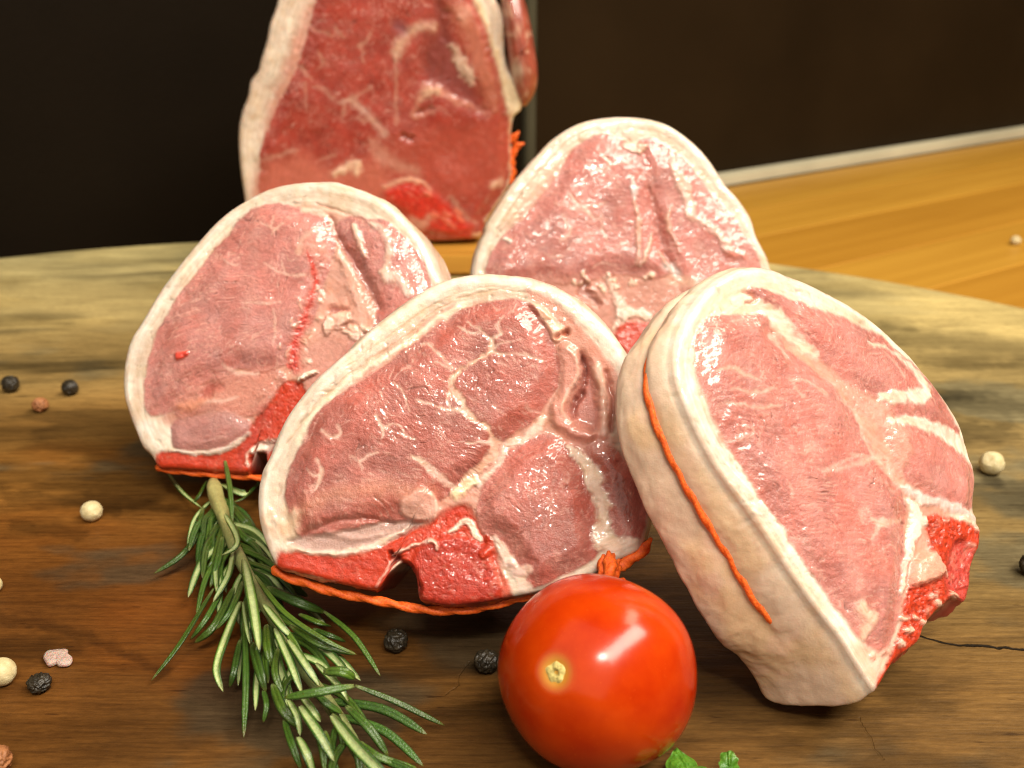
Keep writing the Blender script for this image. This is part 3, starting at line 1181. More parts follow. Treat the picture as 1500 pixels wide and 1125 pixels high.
fr.stroke([(1090, 330), (1112, 390), (1110, 460), (1112, 540)], [30, 26, 18, 14], (.70, .44, .35), soft=10, h=.0008)
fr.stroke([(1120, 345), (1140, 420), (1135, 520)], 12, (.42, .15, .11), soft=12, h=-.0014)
fr.stroke([(1010, 190), (1070, 260), (1130, 330)], 24, (.55, .21, .14), soft=18, alpha=.6)
fr.region([(1015, 500), (1060, 500), (1120, 540), (1150, 590), (1100, 600), (1040, 590), (985, 555), (975, 520)], (.55, .22, .17), soft=24, alpha=.75, mus=.6)
# seams of fat
fr.stroke([(770, 245), (775, 280), (735, 308), (685, 335), (655, 362), (655, 400), (682, 432), (702, 470), (742, 500), (770, 538), (782, 570), (762, 605), (722, 645), (685, 685)], [8, 16, 10, 16, 28, 24, 18, 20, 14, 18, 34, 30, 26, 30], FATP * 1.06, soft=8, h=-.0003, cls='fat_seam')
for s_, w_ in (([(775, 285), (830, 292), (880, 296), (925, 312)], [9, 6, 7, 4]), ([(768, 250), (740, 222), (715, 205), (700, 190)], [8, 6, 5, 3]), ([(800, 235), (770, 250)], [7, 8]), ([(655, 335), (610, 285), (580, 262), (560, 262)], [8, 7, 6, 3]),
               ([(650, 345), (620, 320), (600, 318)], [7, 5, 3]), ([(690, 465), (640, 462), (600, 448), (560, 440), (545, 430)], [14, 10, 8, 6, 3]), ([(428, 478), (438, 505), (448, 520), (440, 548)], [9, 10, 12, 4]), ([(448, 520), (470, 505), (500, 512)], [7, 5, 4]),
               ([(258, 525), (285, 545), (315, 535), (308, 508)], [5, 8, 7, 4]), ([(530, 600), (575, 628), (615, 665), (655, 695)], [8, 20, 24, 22]), ([(245, 612), (258, 650), (246, 690), (225, 715)], [5, 12, 9, 3]), ([(256, 655), (230, 660), (215, 640)], [7, 5, 3]),
               ([(345, 600), (378, 618), (405, 600), (430, 590)], [5, 8, 7, 3]), ([(372, 618), (378, 645)], [5, 3]), ([(700, 560), (740, 560), (768, 562)], [5, 9, 14]), ([(670, 205), (700, 225), (735, 232)], [4, 7, 4]), ([(860, 250), (800, 262), (775, 280)], [3, 6, 9]),
               ([(810, 180), (790, 205), (800, 232)], [3, 6, 7]), ([(655, 395), (640, 430), (645, 455)], [10, 6, 6]), ([(480, 380), (510, 420), (530, 470)], [2, 5, 2]), ([(500, 520), (515, 545), (540, 550)], [4, 6, 2])):
    fr.stroke(s_, w_, (.74, .49, .40), soft=8, alpha=.95, h=-.0001)
fr.stroke([(930, 490), (905, 520), (870, 545), (835, 560), (810, 590), (800, 620), (770, 650), (730, 690)], [20, 28, 22, 26, 20, 16, 12, 14], (.76, .52, .43), soft=9, h=.0003, cls='fat_seam')
fr.stroke([(1012, 578), (1050, 610), (1080, 670), (1105, 735), (1112, 800), (1108, 850), (1135, 880)], [16, 36, 44, 48, 44, 54, 70], (.78, .60, .48), soft=10, h=.0007, cls='fat_seam')
fr.stroke([(1110, 875), (1160, 868), (1215, 862)], [40, 34, 22], (.78, .60, .48), soft=10, h=.0005, cls='fat_seam')
# bones
BN = [(95, 915), (130, 890), (200, 895), (300, 905), (380, 895), (450, 866), (520, 826), (580, 808), (612, 785), (650, 758), (692, 745), (720, 790), (748, 835), (778, 868), (792, 920), (815, 1000), (830, 1045), (640, 1080), (540, 1060), (500, 960), (450, 990), (400, 1040), (200, 1000), (100, 970)]
fr.region(BN, BONE, soft=10, h=-.0003, cls='bone', mus=0, wet=.4, rough=.65)
fr.region([(560, 870), (620, 850), (700, 850), (760, 890), (780, 960), (790, 1060), (560, 1070), (545, 990), (530, 930)], (.40, .032, .018), soft=14, h=.0006, rough=.8, alpha=.75)
fr.stroke([(120, 925), (220, 925), (320, 935), (400, 930)], 30, (.40, .035, .02), soft=26, alpha=.5)
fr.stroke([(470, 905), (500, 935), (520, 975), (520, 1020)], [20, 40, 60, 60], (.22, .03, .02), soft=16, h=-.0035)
fr.stroke([(195, 888), (290, 893), (380, 884), (450, 856), (528, 816)], [7, 12, 16, 18, 8], (.76, .58, .48), soft=7, h=.0007, cls='fat_seam')
fr.stroke([(470, 905), (510, 882), (560, 862), (598, 860), (602, 880)], [7, 10, 11, 12, 7], (.74, .44, .35), soft=5, h=.0012)
fr.stroke([(490, 925), (480, 945), (462, 970)], [9, 18, 12], (.80, .58, .44), soft=5, h=.0016)
fr.stroke([(420, 1000), (440, 965), (470, 920)], [5, 7, 5], (.72, .33, .26), soft=5, h=.0005)
fr.stroke([(130, 955), (200, 968), (290, 985)], [8, 9, 4], (.76, .48, .36), soft=6, h=.0003)
fr.stroke([(655, 720), (690, 690), (715, 675)], [26, 34, 20], (.82, .62, .40), soft=12, h=.0008)
fr.stroke([(612, 790), (650, 765), (700, 760)], [10, 30, 10], (.55, .05, .03), soft=14, alpha=.7, rough=.8)
fr.stroke([(640, 830), (670, 815), (695, 800), (720, 835), (738, 855)], [8, 18, 26, 20, 12], (.84, .66, .54), soft=6, h=.0008)
fr.stroke([(785, 850), (815, 905), (850, 965), (885, 1015)], [16, 28, 36, 44], (.78, .56, .46), soft=9, h=.0004, cls='fat_seam')
fr.stroke([(880, 945), (850, 950), (830, 925)], [26, 24, 12], (.72, .47, .39), soft=9, h=.0005)
fr.stroke([(760, 850), (762, 885), (740, 905)], [20, 30, 16], BONE, soft=7, h=.0009, rough=.6)
fr.stroke([(770, 920), (800, 970), (820, 1020)], [20, 36, 26], (.62, .13, .08), soft=12, rough=.8, h=.0003)
fr.stroke([(80, 790), (110, 830), (150, 820), (170, 780)], [40, 60, 56, 30], (.70, .50, .36), soft=26, alpha=.8, wet=.9, h=.0006)
fr.stroke([(85, 850), (100, 890), (112, 925)], [26, 30, 14], (.74, .62, .52), soft=14, wet=.9)
fr.finish('lamb_chop', 'foremost marbled lamb chop facing the viewer, with orange twine strung under its cut red bone', GROUP, taper=((735, 1060), -.055, .17))

tw = fr.px_depth([(x_ / 2.459 * 2.0836, (y_ / 2.459 + 280) * 2.0836) for x_, y_ in
                  ((128, 432), (170, 455), (250, 480), (330, 508), (430, 528), (520, 545), (620, 566), (720, 577), (820, 574), (900, 560), (980, 540), (1060, 520), (1140, 492), (1230, 455), (1310, 425))], 0.0036)
path = np.concatenate([fr.px_depth([(118, 945)], .009), catmull(tw, 4, False)])
me = rope_mesh('twine', path - fr.root_p, 0.00078, 620, fuzz=.25)
link('twine', me, TWINE, fr.root)


for k, (a_, b_, r_) in enumerate((((1118, 985), (1112, 900), .0011), ((1128, 990), (1128, 890), .0012), ((1140, 985), (1142, 898), .0011), ((1110, 960), (1150, 960), .0010), ((1120, 925), (1160, 915), .0010), ((1135, 965), (1178, 975), .0009), ((1128, 950), (1165, 935), .0010))):
    pa, pb = fr.px_depth([a_], .0005 - .0009 * (k % 3))[0], fr.px_depth([b_], -.0012 - .0006 * (k % 2))[0]
    pm = (pa + pb) / 2 - np.array([.0003, .0016, 0]) + .0005 * np.array([math.sin(k * 2.1), math.cos(k * 1.3), math.sin(k)])
    link('twine_strand', rope_mesh('twine_strand', catmull([pa, pm, pb], 8, False) - fr.root_p, r_, 1300, seg=14, fuzz=.7), TWINE, fr.root)
pt = fr.px_depth([(1130, 950), (1160, 938), (1200, 912), (1230, 890), (1260, 850)], .0012)
link('twine_strand', rope_mesh('twine_strand', catmull(pt, 6, False) - fr.root_p, .0010, 900, seg=14, fuzz=.4), TWINE, fr.root)

# ---- left chop ------------------------------------------------------
lf = Section(202, (150, 240), 2.3436,
             [(186, 1042), (160, 1000), (130, 972), (108, 920), (85, 860), (68, 800), (65, 730), (75, 660), (95, 600), (120, 560), (150, 510), (190, 440), (240, 370), (300, 290), (360, 220), (420, 165), (480, 125),
              (560, 85), (640, 65), (720, 58), (800, 62), (880, 85), (950, 115), (1010, 160), (1060, 210), (1100, 260), (1130, 320), (1150, 370), (1165, 400), (1185, 470), (1190, 560), (1170, 660), (1130, 750), (1060, 850),
              (960, 940), (860, 1000), (750, 1040), (640, 1052), (575, 1050), (555, 1000), (520, 995), (500, 1058), (430, 1060), (320, 1052), (230, 1046)],
             (620, 580), (420, 1058), 0.0112, (-0.10, -0.89, 0.45), 0.024, (.51, .190, .162), warp=8)
lf.stroke([(85, 800), (90, 690), (130, 590), (220, 440), (330, 300), (430, 195), (560, 115), (720, 82), (880, 110), (1010, 190), (1100, 300), (1150, 400)], 34, FATW, soft=18, h=.0003, wet=.4)
lf.region([(110, 900), (150, 880), (230, 900), (240, 960), (200, 1000), (150, 975)], (.74, .66, .58), soft=14, wet=.9)
lf.stroke([(150, 700), (200, 570), (280, 430), (370, 310), (450, 220), (520, 155)], 6, (.68, .46, .32), soft=8, alpha=.6, h=-.0001)
LEYE = [(150, 855), (138, 790), (148, 720), (163, 650), (193, 570), (233, 500), (278, 430), (323, 378), (370, 310), (420, 250), (470, 190), (520, 150), (580, 135), (640, 140), (700, 153), (760, 170), (795, 230), (800, 300), (780, 350), (760, 420),
        (740, 500), (700, 570), (660, 640), (630, 690), (560, 715), (480, 705), (420, 735), (350, 755), (300, 805), (240, 850), (190, 862)]
lf.muscle_region(LEYE, 'loin_muscle', 1.0, fibre=20, bulge=.0012, bw=80, marble=.8, pale=.10, wet=.75)
lf.muscle_region([(235, 905), (262, 872), (340, 860), (430, 850), (500, 880), (512, 920), (470, 955), (400, 975), (300, 985), (245, 968)], 'membrane', 1.0, fibre=10, bulge=.0004, bw=30, marble=.5, pale=.05, wet=1.0)
lf.region([(235, 905), (262, 872), (340, 860), (430, 850), (500, 880), (512, 920), (470, 955), (400, 975), (300, 985), (245, 968)], (.44, .22, .20), soft=10, alpha=.55, mus=.8)
lf.muscle_region([(330, 770), (420, 730), (500, 715), (600, 705), (640, 760), (600, 800), (520, 870), (430, 850), (340, 858), (260, 870), (250, 820)], 'loin_muscle', 1.0, fibre=30, bulge=0, marble=.8, pale=.1)
lf.region([(330, 770), (420, 730), (500, 715), (600, 705), (640, 760), (600, 800), (520, 870), (430, 850), (340, 858), (260, 870), (250, 820)], (.52, .21, .14), soft=34, h=.0002, mus=.7, rough=.4, alpha=.6)
lf.muscle_region([(800, 215), (860, 180), (920, 190), (980, 200), (1030, 240), (1075, 290), (1105, 340), (1130, 420), (1150, 520), (1140, 640), (1080, 780), (980, 870), (800, 960), (720, 900), (740, 800), (800, 690), (860, 600), (935, 530), (930, 460), (880, 380), (830, 300)], 'flank_muscle', 1.02, fibre=60, bulge=.0007, bw=60, marble=.5, pale=.12)
lf.region([(700, 640), (760, 600), (860, 590), (930, 560), (950, 640), (880, 760), (760, 820), (690, 800)], (.54, .24, .19), soft=26, rough=.35, mus=.6, alpha=.8)
# membranes and fat strings
lf.stroke([(805, 300), (845, 360), (872, 430), (885, 500), (905, 555)], [14, 34, 44, 52, 60], (.66, .36, .28), soft=16, h=.0007, mus=.2)
lf.stroke([(815, 310), (850, 370), (865, 420)], 10, (.76, .52, .42), soft=8)
lf.stroke([(785, 190), (825, 275), (880, 360), (925, 440), (950, 500)], [6, 16, 26, 30, 14], (.40, .15, .125), soft=22, h=-.0018, alpha=.7)
lf.stroke([(868, 215), (884, 265), (903, 320)], [12, 30, 10], (.74, .47, .38), soft=9, h=.0008)
lf.stroke([(905, 195), (960, 225), (988, 280), (985, 330), (975, 385), (1030, 405), (1050, 445)], [8, 18, 24, 18, 38, 34, 26], (.72, .48, .40), soft=12, h=.0006, cls='fat_seam')
lf.stroke([(690, 155), (740, 165), (790, 200)], [22, 18, 8], (.74, .52, .42), soft=12)
lf.stroke([(740, 140), (830, 168), (900, 200)], 8, (.55, .22, .15), soft=12, alpha=.6, h=-.0006)
lf.stroke([(780, 228), (730, 235), (690, 262), (682, 310)], [10, 16, 14, 22], (.68, .40, .32), soft=12)
lf.stroke([(690, 290), (740, 290), (780, 320)], [20, 50, 30], (.66, .33, .26), soft=30, alpha=.6)
for s_, w_ in (([(545, 205), (575, 215), (600, 225), (630, 205)], [5, 9, 10, 4]), ([(600, 225), (590, 245)], [8, 4]), ([(590, 185), (585, 212)], [3, 8]), ([(620, 330), (640, 380), (700, 390)], [4, 8, 12]), ([(560, 340), (600, 370), (650, 385)], [3, 6, 6]),
               ([(480, 480), (560, 482), (620, 478)], [3, 9, 4]), ([(590, 500), (600, 570), (590, 630)], [3, 7, 3]), ([(420, 330), (450, 350), (470, 345)], [3, 6, 3]), ([(350, 820), (420, 815), (470, 800)], [8, 16, 8]), ([(420, 690), (470, 720), (540, 720)], [6, 14, 10])):
    lf.stroke(s_, w_, (.72, .46, .38), soft=7, alpha=.7)
lf.stroke([(410, 760), (370, 775), (345, 790)], [20, 40, 26], (.40, .08, .06), soft=20, h=-.0010, alpha=.8)
lf.stroke([(270, 835), (310, 825), (345, 815)], [20, 34, 16], (.66, .27, .17), soft=20, alpha=.8, h=.0005)
# marrow line and vertebra
lf.stroke([(712, 308), (730, 360), (733, 410), (722, 450), (708, 500), (688, 560), (668, 620), (660, 690)], [10, 18, 18, 26, 34, 46, 50, 60], (.56, .16, .12), soft=16, cls='bone', rough=.7)
lf.stroke([(712, 308), (730, 360), (733, 410), (722, 450), (706, 500), (684, 560), (662, 620), (655, 690)], [6, 12, 10, 12, 14, 24, 26, 36], (.58, .06, .04), soft=10, rough=.9)
for a_, b_, w_ in (((640, 540), (636, 620), 14), ((700, 590), (712, 640), 14), ((735, 460), (752, 520), 14), ((680, 660), (700, 700), 13), ((745, 400), (748, 440), 10), ((668, 480), (650, 540), 9), ((716, 560), (722, 600), 12), ((650, 640), (640, 690), 9)):
    for f_ in (rng.uniform(0, .5), rng.uniform(.5, 1)):
        c_ = np.array(a_) * (1 - f_) + np.array(b_) * f_ + rng.normal(size=2) * 12
        d_ = rng.normal(size=2) * 12 + [0, 10]
        w_ = w_ * rng.uniform(.6, 1.3)
        lf.stroke([c_, c_ + d_ * .5 + rng.normal(size=2) * 2, c_ + d_], [w_ * .5, w_ * .9, w_ * .5], (.74, .46, .35), soft=9, h=.0006, alpha=.75)
lf.stroke([(785, 500), (830, 505)], [30, 20], (.36, .11, .09), soft=18, h=-.0012, alpha=.8)
lf.stroke([(775, 565), (800, 540), (835, 525)], [40, 50, 34], (.76, .48, .38), soft=10, h=.0018)
for p_ in ((850, 560), (870, 578), (855, 590), (835, 575), (910, 570), (890, 565)):
    lf.stroke([p_, (p_[0] + 16, p_[1] + 6)], 18, (.78, .54, .44), soft=7, h=.0008)
lf.region([(180, 1010), (195, 994), (240, 988), (330, 1000), (430, 985), (490, 945), (525, 880), (570, 830), (600, 780), (640, 745), (690, 760), (700, 820), (650, 870), (620, 940), (600, 1060), (500, 1075), (300, 1070), (180, 1060)], BONE, soft=6, h=-.0003, cls='bone', rough=.65, wet=.4)
lf.stroke([(560, 850), (540, 900), (500, 960), (470, 1030)], [50, 40, 26, 30], (.40, .05, .035), soft=26, alpha=.6)
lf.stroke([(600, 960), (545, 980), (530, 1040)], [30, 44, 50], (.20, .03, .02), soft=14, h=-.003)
lf.stroke([(235, 985), (330, 992), (420, 978), (470, 955), (505, 925)], [8, 11, 13, 14, 8], (.76, .60, .52), soft=7, h=.0006, cls='fat_seam')
lf.stroke([(500, 1040), (495, 1000), (530, 965), (570, 945)], [8, 10, 9, 6], (.74, .44, .36), soft=6, h=.0006)
lf.stroke([(515, 990), (560, 965), (600, 945)], [20, 26, 10], (.82, .62, .52), soft=7, h=.0014)
lf.stroke([(675, 745), (705, 722), (735, 712)], [12, 20, 14], (.84, .74, .62), soft=5, h=.0024)
lf.stroke([(272, 660), (300, 656)], [26, 20], (.68, .06, .035), soft=8, h=.0012)
lf.finish('lamb_chop', 'leftmost lamb chop, above the rosemary, with a thin red marrow streak running down its middle', GROUP)
tw = lf.px_depth([(196, 1046), (240, 1053), (320, 1062), (420, 1070), (500, 1075), (560, 1080), (640, 1080)], 0.0030)
path = np.concatenate([lf.px_depth([(192, 1040)], .009), catmull(tw, 4, False), lf.px_depth([(760, 1060)], .012)])
link('twine', rope_mesh('twine', path - lf.root_p, 0.0007, 620, fuzz=.25), TWINE, lf.root)

# ---- rear chop ------------------------------------------------------
re_ = Section(303, (660, 150), 2.884,
              [(85, 730), (95, 660), (115, 600), (140, 550), (145, 515), (200, 430), (260, 340), (330, 260), (400, 180), (460, 130), (530, 90), (600, 70), (680, 60), (760, 60), (840, 70), (920, 95), (1000, 145), (1060, 200),
               (1110, 260), (1160, 340), (1220, 410), (1270, 490), (1290, 560), (1320, 620), (1350, 690), (1370, 780), (1360, 880), (1320, 960), (1240, 1030), (1120, 1090), (980, 1130), (840, 1130), (700, 1110), (560, 1080), (430, 1050), (300, 1010), (190, 950), (120, 860), (90, 790)],
              (720, 620), (780, 1130), 0.0105, (0.0, -0.91, 0.41), 0.024, (.50, .180, .152), warp=9)
re_.stroke([(110, 720), (150, 590), (220, 460), (330, 310), (440, 190), (560, 110), (700, 84), (850, 100), (980, 160), (1080, 260), (1170, 390), (1250, 510), (1310, 640)], 40, FATW, soft=22, h=.0003, wet=.4)
re_.stroke([(165, 590), (230, 490), (320, 360), (420, 240), (500, 160), (580, 120)], 7, (.62, .44, .30), soft=9, alpha=.7, h=-.0003)
re_.stroke([(200, 570), (290, 460), (380, 350), (450, 260)], 7, (.64, .45, .32), soft=9, alpha=.6, h=-.0003)
re_.muscle_region([(145, 725), (160, 660), (200, 590), (260, 530), (330, 470), (390, 390), (450, 310), (490, 240), (530, 190), (590, 150), (660, 138), (740, 165), (790, 200), (830, 260), (850, 330), (860, 420), (880, 500), (905, 600), (930, 690), (900, 740), (820, 740), (740, 730), (690, 725), (640, 735), (560, 760), (470, 770), (400, 760), (300, 780), (190, 790)],
                  'loin_muscle', 1.0, fibre=-20, bulge=.0012, bw=90, marble=1.0, pale=.06)
re_.muscle_region([(790, 175), (830, 150), (885, 165), (930, 195), (990, 240), (1040, 300), (1080, 350), (1130, 410), (1190, 480), (1240, 560), (1280, 620), (1305, 690), (1310, 800), (1250, 900), (1120, 900), (1000, 840), (960, 740), (920, 650), (885, 560), (865, 470), (845, 380), (820, 290)], 'flank_muscle', 1.04, fibre=60, bulge=.0008, bw=60, marble=.5, pale=.12)
re_.region([(280, 800), (420, 740), (560, 740), (700, 720), (860, 740), (1000, 760), (1060, 840), (1000, 960), (880, 1100), (700, 1100), (500, 1050), (330, 980)], (.53, .23, .17), soft=34, h=.0, rough=.45, mus=.6, alpha=.75, cls='loin_muscle')
re_.stroke([(930, 200), (940, 260), (955, 310), (985, 360), (1008, 420), (1020, 480), (1080, 520), (1130, 565), (1170, 620)], [16, 22, 44, 52, 40, 40, 34, 30, 40], (.72, .46, .38), soft=18, h=.0008, cls='fat_seam')
re_.stroke([(935, 445), (915, 500), (935, 560), (965, 640)], [10, 26, 14, 8], (.66, .38, .31), soft=12, h=.0007)
re_.stroke([(740, 185), (780, 195), (815, 190)], [34, 46, 26], (.72, .47, .37), soft=12, h=.0010)
re_.stroke([(765, 330), (772, 370), (778, 405)], [14, 30, 16], (.74, .62, .60), soft=10, h=.0007, wet=1)
re_.stroke([(775, 420), (790, 500), (795, 580), (785, 680)], [12, 20, 20, 12], (.68, .38, .30), soft=12, h=.0008)
re_.stroke([(840, 370), (870, 470), (880, 540), (900, 620), (940, 690)], [6, 18, 26, 26, 10], (.40, .15, .125), soft=26, h=-.0018, alpha=.7)
re_.stroke([(848, 560), (835, 610), (815, 660), (800, 690)], [8, 16, 16, 8], (.74, .46, .37), soft=9, h=.0010)
re_.stroke([(880, 640), (910, 680), (930, 710)], [14, 22, 14], (.66, .36, .29), soft=12, h=.0008)
re_.stroke([(900, 690), (940, 700), (965, 730)], [26, 34, 14], (.52, .42, .40), soft=20, wet=1, h=-.0005)
for s_, w_ in (([(620, 215), (660, 245), (670, 275), (650, 310)], [5, 14, 12, 5]), ([(670, 275), (720, 262), (760, 260)], [10, 8, 4]), ([(590, 265), (640, 290)], [4, 8]), ([(500, 395), (550, 440), (590, 475), (640, 505)], [6, 16, 18, 8]), ([(560, 450), (600, 440), (660, 430)], [6, 8, 4]), ([(500, 440), (580, 470)], [4, 9]),
               ([(640, 480), (640, 540), (660, 580)], [6, 9, 4]), ([(460, 590), (500, 560), (510, 530)], [8, 12, 4]), ([(470, 480), (490, 510), (485, 540)], [3, 8, 4]), ([(400, 640), (440, 660), (480, 650)], [3, 7, 3]), ([(600, 700), (640, 680), (700, 690)], [4, 8, 4]), ([(690, 620), (730, 600), (760, 610)], [4, 10, 5]), ([(440, 420), (470, 440)], [4, 7])):
    re_.stroke(s_, w_, (.72, .46, .38), soft=8, alpha=.8)
re_.stroke([(230, 575), (250, 590)], [10, 16], (.85, .78, .70), soft=6, h=.001)
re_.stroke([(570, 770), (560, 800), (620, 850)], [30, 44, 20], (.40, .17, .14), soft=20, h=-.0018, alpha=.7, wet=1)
for p_, q_ in (((560, 735), (590, 745)), ((640, 780), (655, 815)), ((660, 725), (690, 750)), ((690, 760), (700, 790)), ((820, 745), (860, 740)), ((770, 760), (780, 790)), ((840, 720), (850, 735)), ((530, 760), (550, 775))):
    for f_ in (0, .6):
        c_ = np.array(p_) * (1 - f_) + np.array(q_) * f_ + rng.normal(size=2) * 5
        d_ = rng.normal(size=2) * 9
        re_.stroke([c_, c_ + d_ * .5 + rng.normal(size=2) * 3, c_ + d_], [10, 18, 9], (.80, .58, .44), soft=8, h=.0009, alpha=.9)
re_.stroke([(670, 740), (690, 790), (710, 850), (735, 890)], [26, 30, 34, 60], (.76, .52, .43), soft=14, h=.0008, cls='fat_seam')
re_.region([(700, 950), (730, 930), (780, 925), (840, 935), (890, 965), (900, 1030), (840, 1070), (750, 1060), (705, 1010)], BONE, soft=8, h=.0004, cls='bone', rough=.6)
re_.stroke([(685, 960), (715, 915), (755, 890), (830, 905), (890, 950)], [12, 34, 44, 26, 12], (.78, .56, .46), soft=12, h=.0008)
re_.stroke([(930, 760), (1000, 760), (1050, 780)], [30, 40, 30], (.66, .36, .26), soft=24, rough=.5)
re_.stroke([(1170, 640), (1200, 640), (1230, 655)], [26, 40, 20], (.68, .22, .16), soft=18, alpha=.7, h=.0008)
re_.finish('lamb_chop', 'lamb chop standing in the back row between the upright joint and the golden counter', GROUP)

# ---- right chop: its rind side turned to us --------------------------
rg = Section(404, (860, 370), 1.63,
             [(340, 42), (380, 32), (430, 36), (500, 60), (580, 95), (650, 135), (710, 180), (760, 230), (810, 290), (850, 340), (885, 390), (905, 430), (920, 480), (932, 510), (936, 540), (928, 600), (934, 640), (942, 680), (928, 740), (912, 830),
              (880, 826), (850, 846), (812, 890), (795, 930), (745, 972), (715, 1015), (700, 1040), (688, 1050), (660, 1010), (600, 920), (520, 810), (445, 705), (375, 600), (312, 510), (262, 425), (225, 345), (207, 270), (213, 200), (245, 130), (290, 76)],
             (580, 560), (690, 1050), 0.0105, (.50, -.638, .582), 0.0205, (.50, .180, .152), warp=6.5, top_thick=.010,
             back_dir=(-.70, .5 * -.375 + .51 * .927, -.5 * .927 - .51 * .375))
rg.stroke([(300, 90), (240, 180), (232, 270), (260, 370), (330, 490), (420, 620), (520, 760), (620, 900), (690, 1010)], [26, 34, 34, 30, 26, 26, 30, 40, 50], FATW, soft=12, h=.0004, wet=.45)
rg.stroke([(340, 60), (430, 56), (540, 95), (660, 160), (760, 255), (850, 365), (900, 460)], [26, 26, 24, 22, 22, 20, 18], FATW, soft=12, h=.0003, wet=.45)
rg.region([(270, 160), (300, 110), (370, 88), (420, 110), (440, 150), (370, 145), (310, 150)], (.78, .58, .45), soft=9)
rg.muscle_region([(262, 180), (300, 152), (370, 147), (430, 150), (442, 190), (480, 232), (540, 280), (588, 322), (620, 370), (650, 420), (690, 490), (730, 542), (755, 600), (752, 680), (757, 760), (747, 840), (735, 900), (712, 950), (690, 960), (640, 920), (598, 862), (556, 800), (498, 720), (448, 640), (398, 568), (348, 480), (300, 392), (270, 322), (256, 250)],
                 'loin_muscle', 1.0, fibre=-15, bulge=.0014, bw=55, marble=.7, pale=.08, wet=.95)
rg.muscle_region([(375, 92), (430, 88), (500, 118), (560, 138), (630, 168), (700, 202), (768, 262), (818, 312), (858, 372), (888, 425), (868, 442), (800, 412), (720, 392), (690, 352), (640, 332), (590, 292), (540, 242), (482, 182), (420, 130)],
                 'flank_muscle', 1.02, fibre=35, bulge=.0008, bw=40, marble=.45, pale=.05, wet=.85)
rg.muscle_region([(722, 405), (790, 422), (850, 450), (900, 482), (925, 525), (922, 600), (900, 622), (840, 602), (790, 572), (750, 542), (722, 482), (702, 425)], 'tenderloin', 1.0, fibre=60, bulge=.0009, bw=36, marble=.3, wet=.85)
rg.stroke([(600, 320), (650, 360), (700, 390), (730, 440), (740, 500), (720, 530)], [20, 44, 50, 40, 34, 20], (.60, .29, .23), soft=18, h=.0006, rough=.3, mus=.3)
rg.stroke([(385, 118), (440, 148), (478, 190), (540, 246)], [14, 30, 34, 12], (.76, .54, .43), soft=10, h=.0003, cls='fat_seam')
rg.stroke([(375, 92), (400, 115), (380, 120)], 6, (.45, .16, .10), soft=6, h=-.0008)
rg.stroke([(470, 95), (530, 125), (560, 140)], [10, 16, 8], (.78, .58, .46), soft=8)
rg.stroke([(668, 220), (720, 238), (765, 275), (792, 315), (795, 345), (760, 348), (700, 348)], [6, 12, 18, 24, 30, 34, 26], (.78, .58, .48), soft=8, h=.0004, cls='fat_seam')
rg.stroke([(720, 402), (780, 408), (840, 430), (895, 468), (920, 508)], [22, 26, 30, 34, 16], (.79, .60, .50), soft=8, h=.0005, cls='fat_seam')
rg.stroke([(595, 335), (640, 400), (670, 470), (715, 530), (745, 560)], [5, 9, 12, 18, 22], (.70, .42, .34), soft=8, alpha=.9)
rg.stroke([(690, 490), (640, 505), (590, 520), (540, 530)], [10, 14, 9, 4], (.70, .43, .36), soft=8, alpha=.8)
rg.stroke([(680, 490), (630, 490), (560, 520)], [8, 8, 4], (.70, .43, .36), soft=6, alpha=.7)
for s_, w_ in (([(300, 290), (330, 280), (370, 300), (400, 310)], [4, 9, 9, 4]), ([(330, 330), (380, 340), (440, 330)], [4, 8, 4]), ([(320, 360), (390, 375), (450, 370)], [4, 7, 3]), ([(470, 310), (520, 320), (560, 350)], [4, 8, 5]), ([(480, 330), (500, 350)], [5, 8]),
               ([(660, 640), (690, 650), (740, 640)], [8, 20, 10]), ([(680, 650), (660, 690)], [12, 6]), ([(460, 560), (470, 590)], [5, 8]), ([(700, 240), (740, 300)], [3, 5]), ([(440, 200), (470, 250)], [20, 10])):
    rg.stroke(s_, w_, (.71, .45, .37), soft=7, alpha=.75)
for y_ in (345, 362, 380, 398, 416, 436):
    rg.stroke([(300 + (y_ - 345) * .5, y_), (370, y_ - 6 + (y_ % 7)), (450, y_ + 5), (530, y_ - 12)], [3, 5, 5, 3], (.42, .15, .12), soft=5, alpha=.16, h=-.00016)
rg.stroke([(640, 850), (660, 880), (650, 920)], [20, 28, 12], (.74, .48, .36), soft=12, h=.0005)
rg.region([(630, 930), (690, 955), (725, 940), (720, 985), (690, 1030), (660, 990)], (.70, .42, .32), soft=10)
rg.region([(800, 640), (830, 625), (880, 640), (930, 655), (945, 690), (925, 770), (915, 840), (880, 832), (850, 850), (820, 895), (795, 935), (745, 985), (700, 1045), (690, 1030), (720, 965), (742, 900), (752, 840), (770, 790), (800, 740), (812, 690)], BONE, soft=7, h=.0003, cls='bone', rough=2.0, wet=.35)
for k_ in range(16):
    f_ = rng.uniform(0, 1)
    bx, by = np.interp(f_, [0, .35, .6, 1], [900, 900, 800, 715]), np.interp(f_, [0, .35, .6, 1], [650, 800, 860, 1000])
    bx, by = bx + rng.normal() * 26, by + rng.normal() * 18
    rg.stroke([(bx, by), (bx + rng.normal() * 9, by + rng.normal() * 8)], [rng.uniform(7, 15), 6], ((.66, .28, .20) if k_ % 3 else (.74, .54, .42)), soft=9, h=.0009, rough=1.2, alpha=.8)
rg.region([(870, 700), (900, 690), (935, 740), (915, 840), (870, 828), (850, 780)], (.46, .05, .035), soft=14, rough=1.3, h=-.001)
rg.region([(770, 790), (780, 735), (815, 715), (840, 750), (835, 775), (800, 790)], (.70, .32, .23), soft=9, h=.0012, rough=.5, cls='bone')
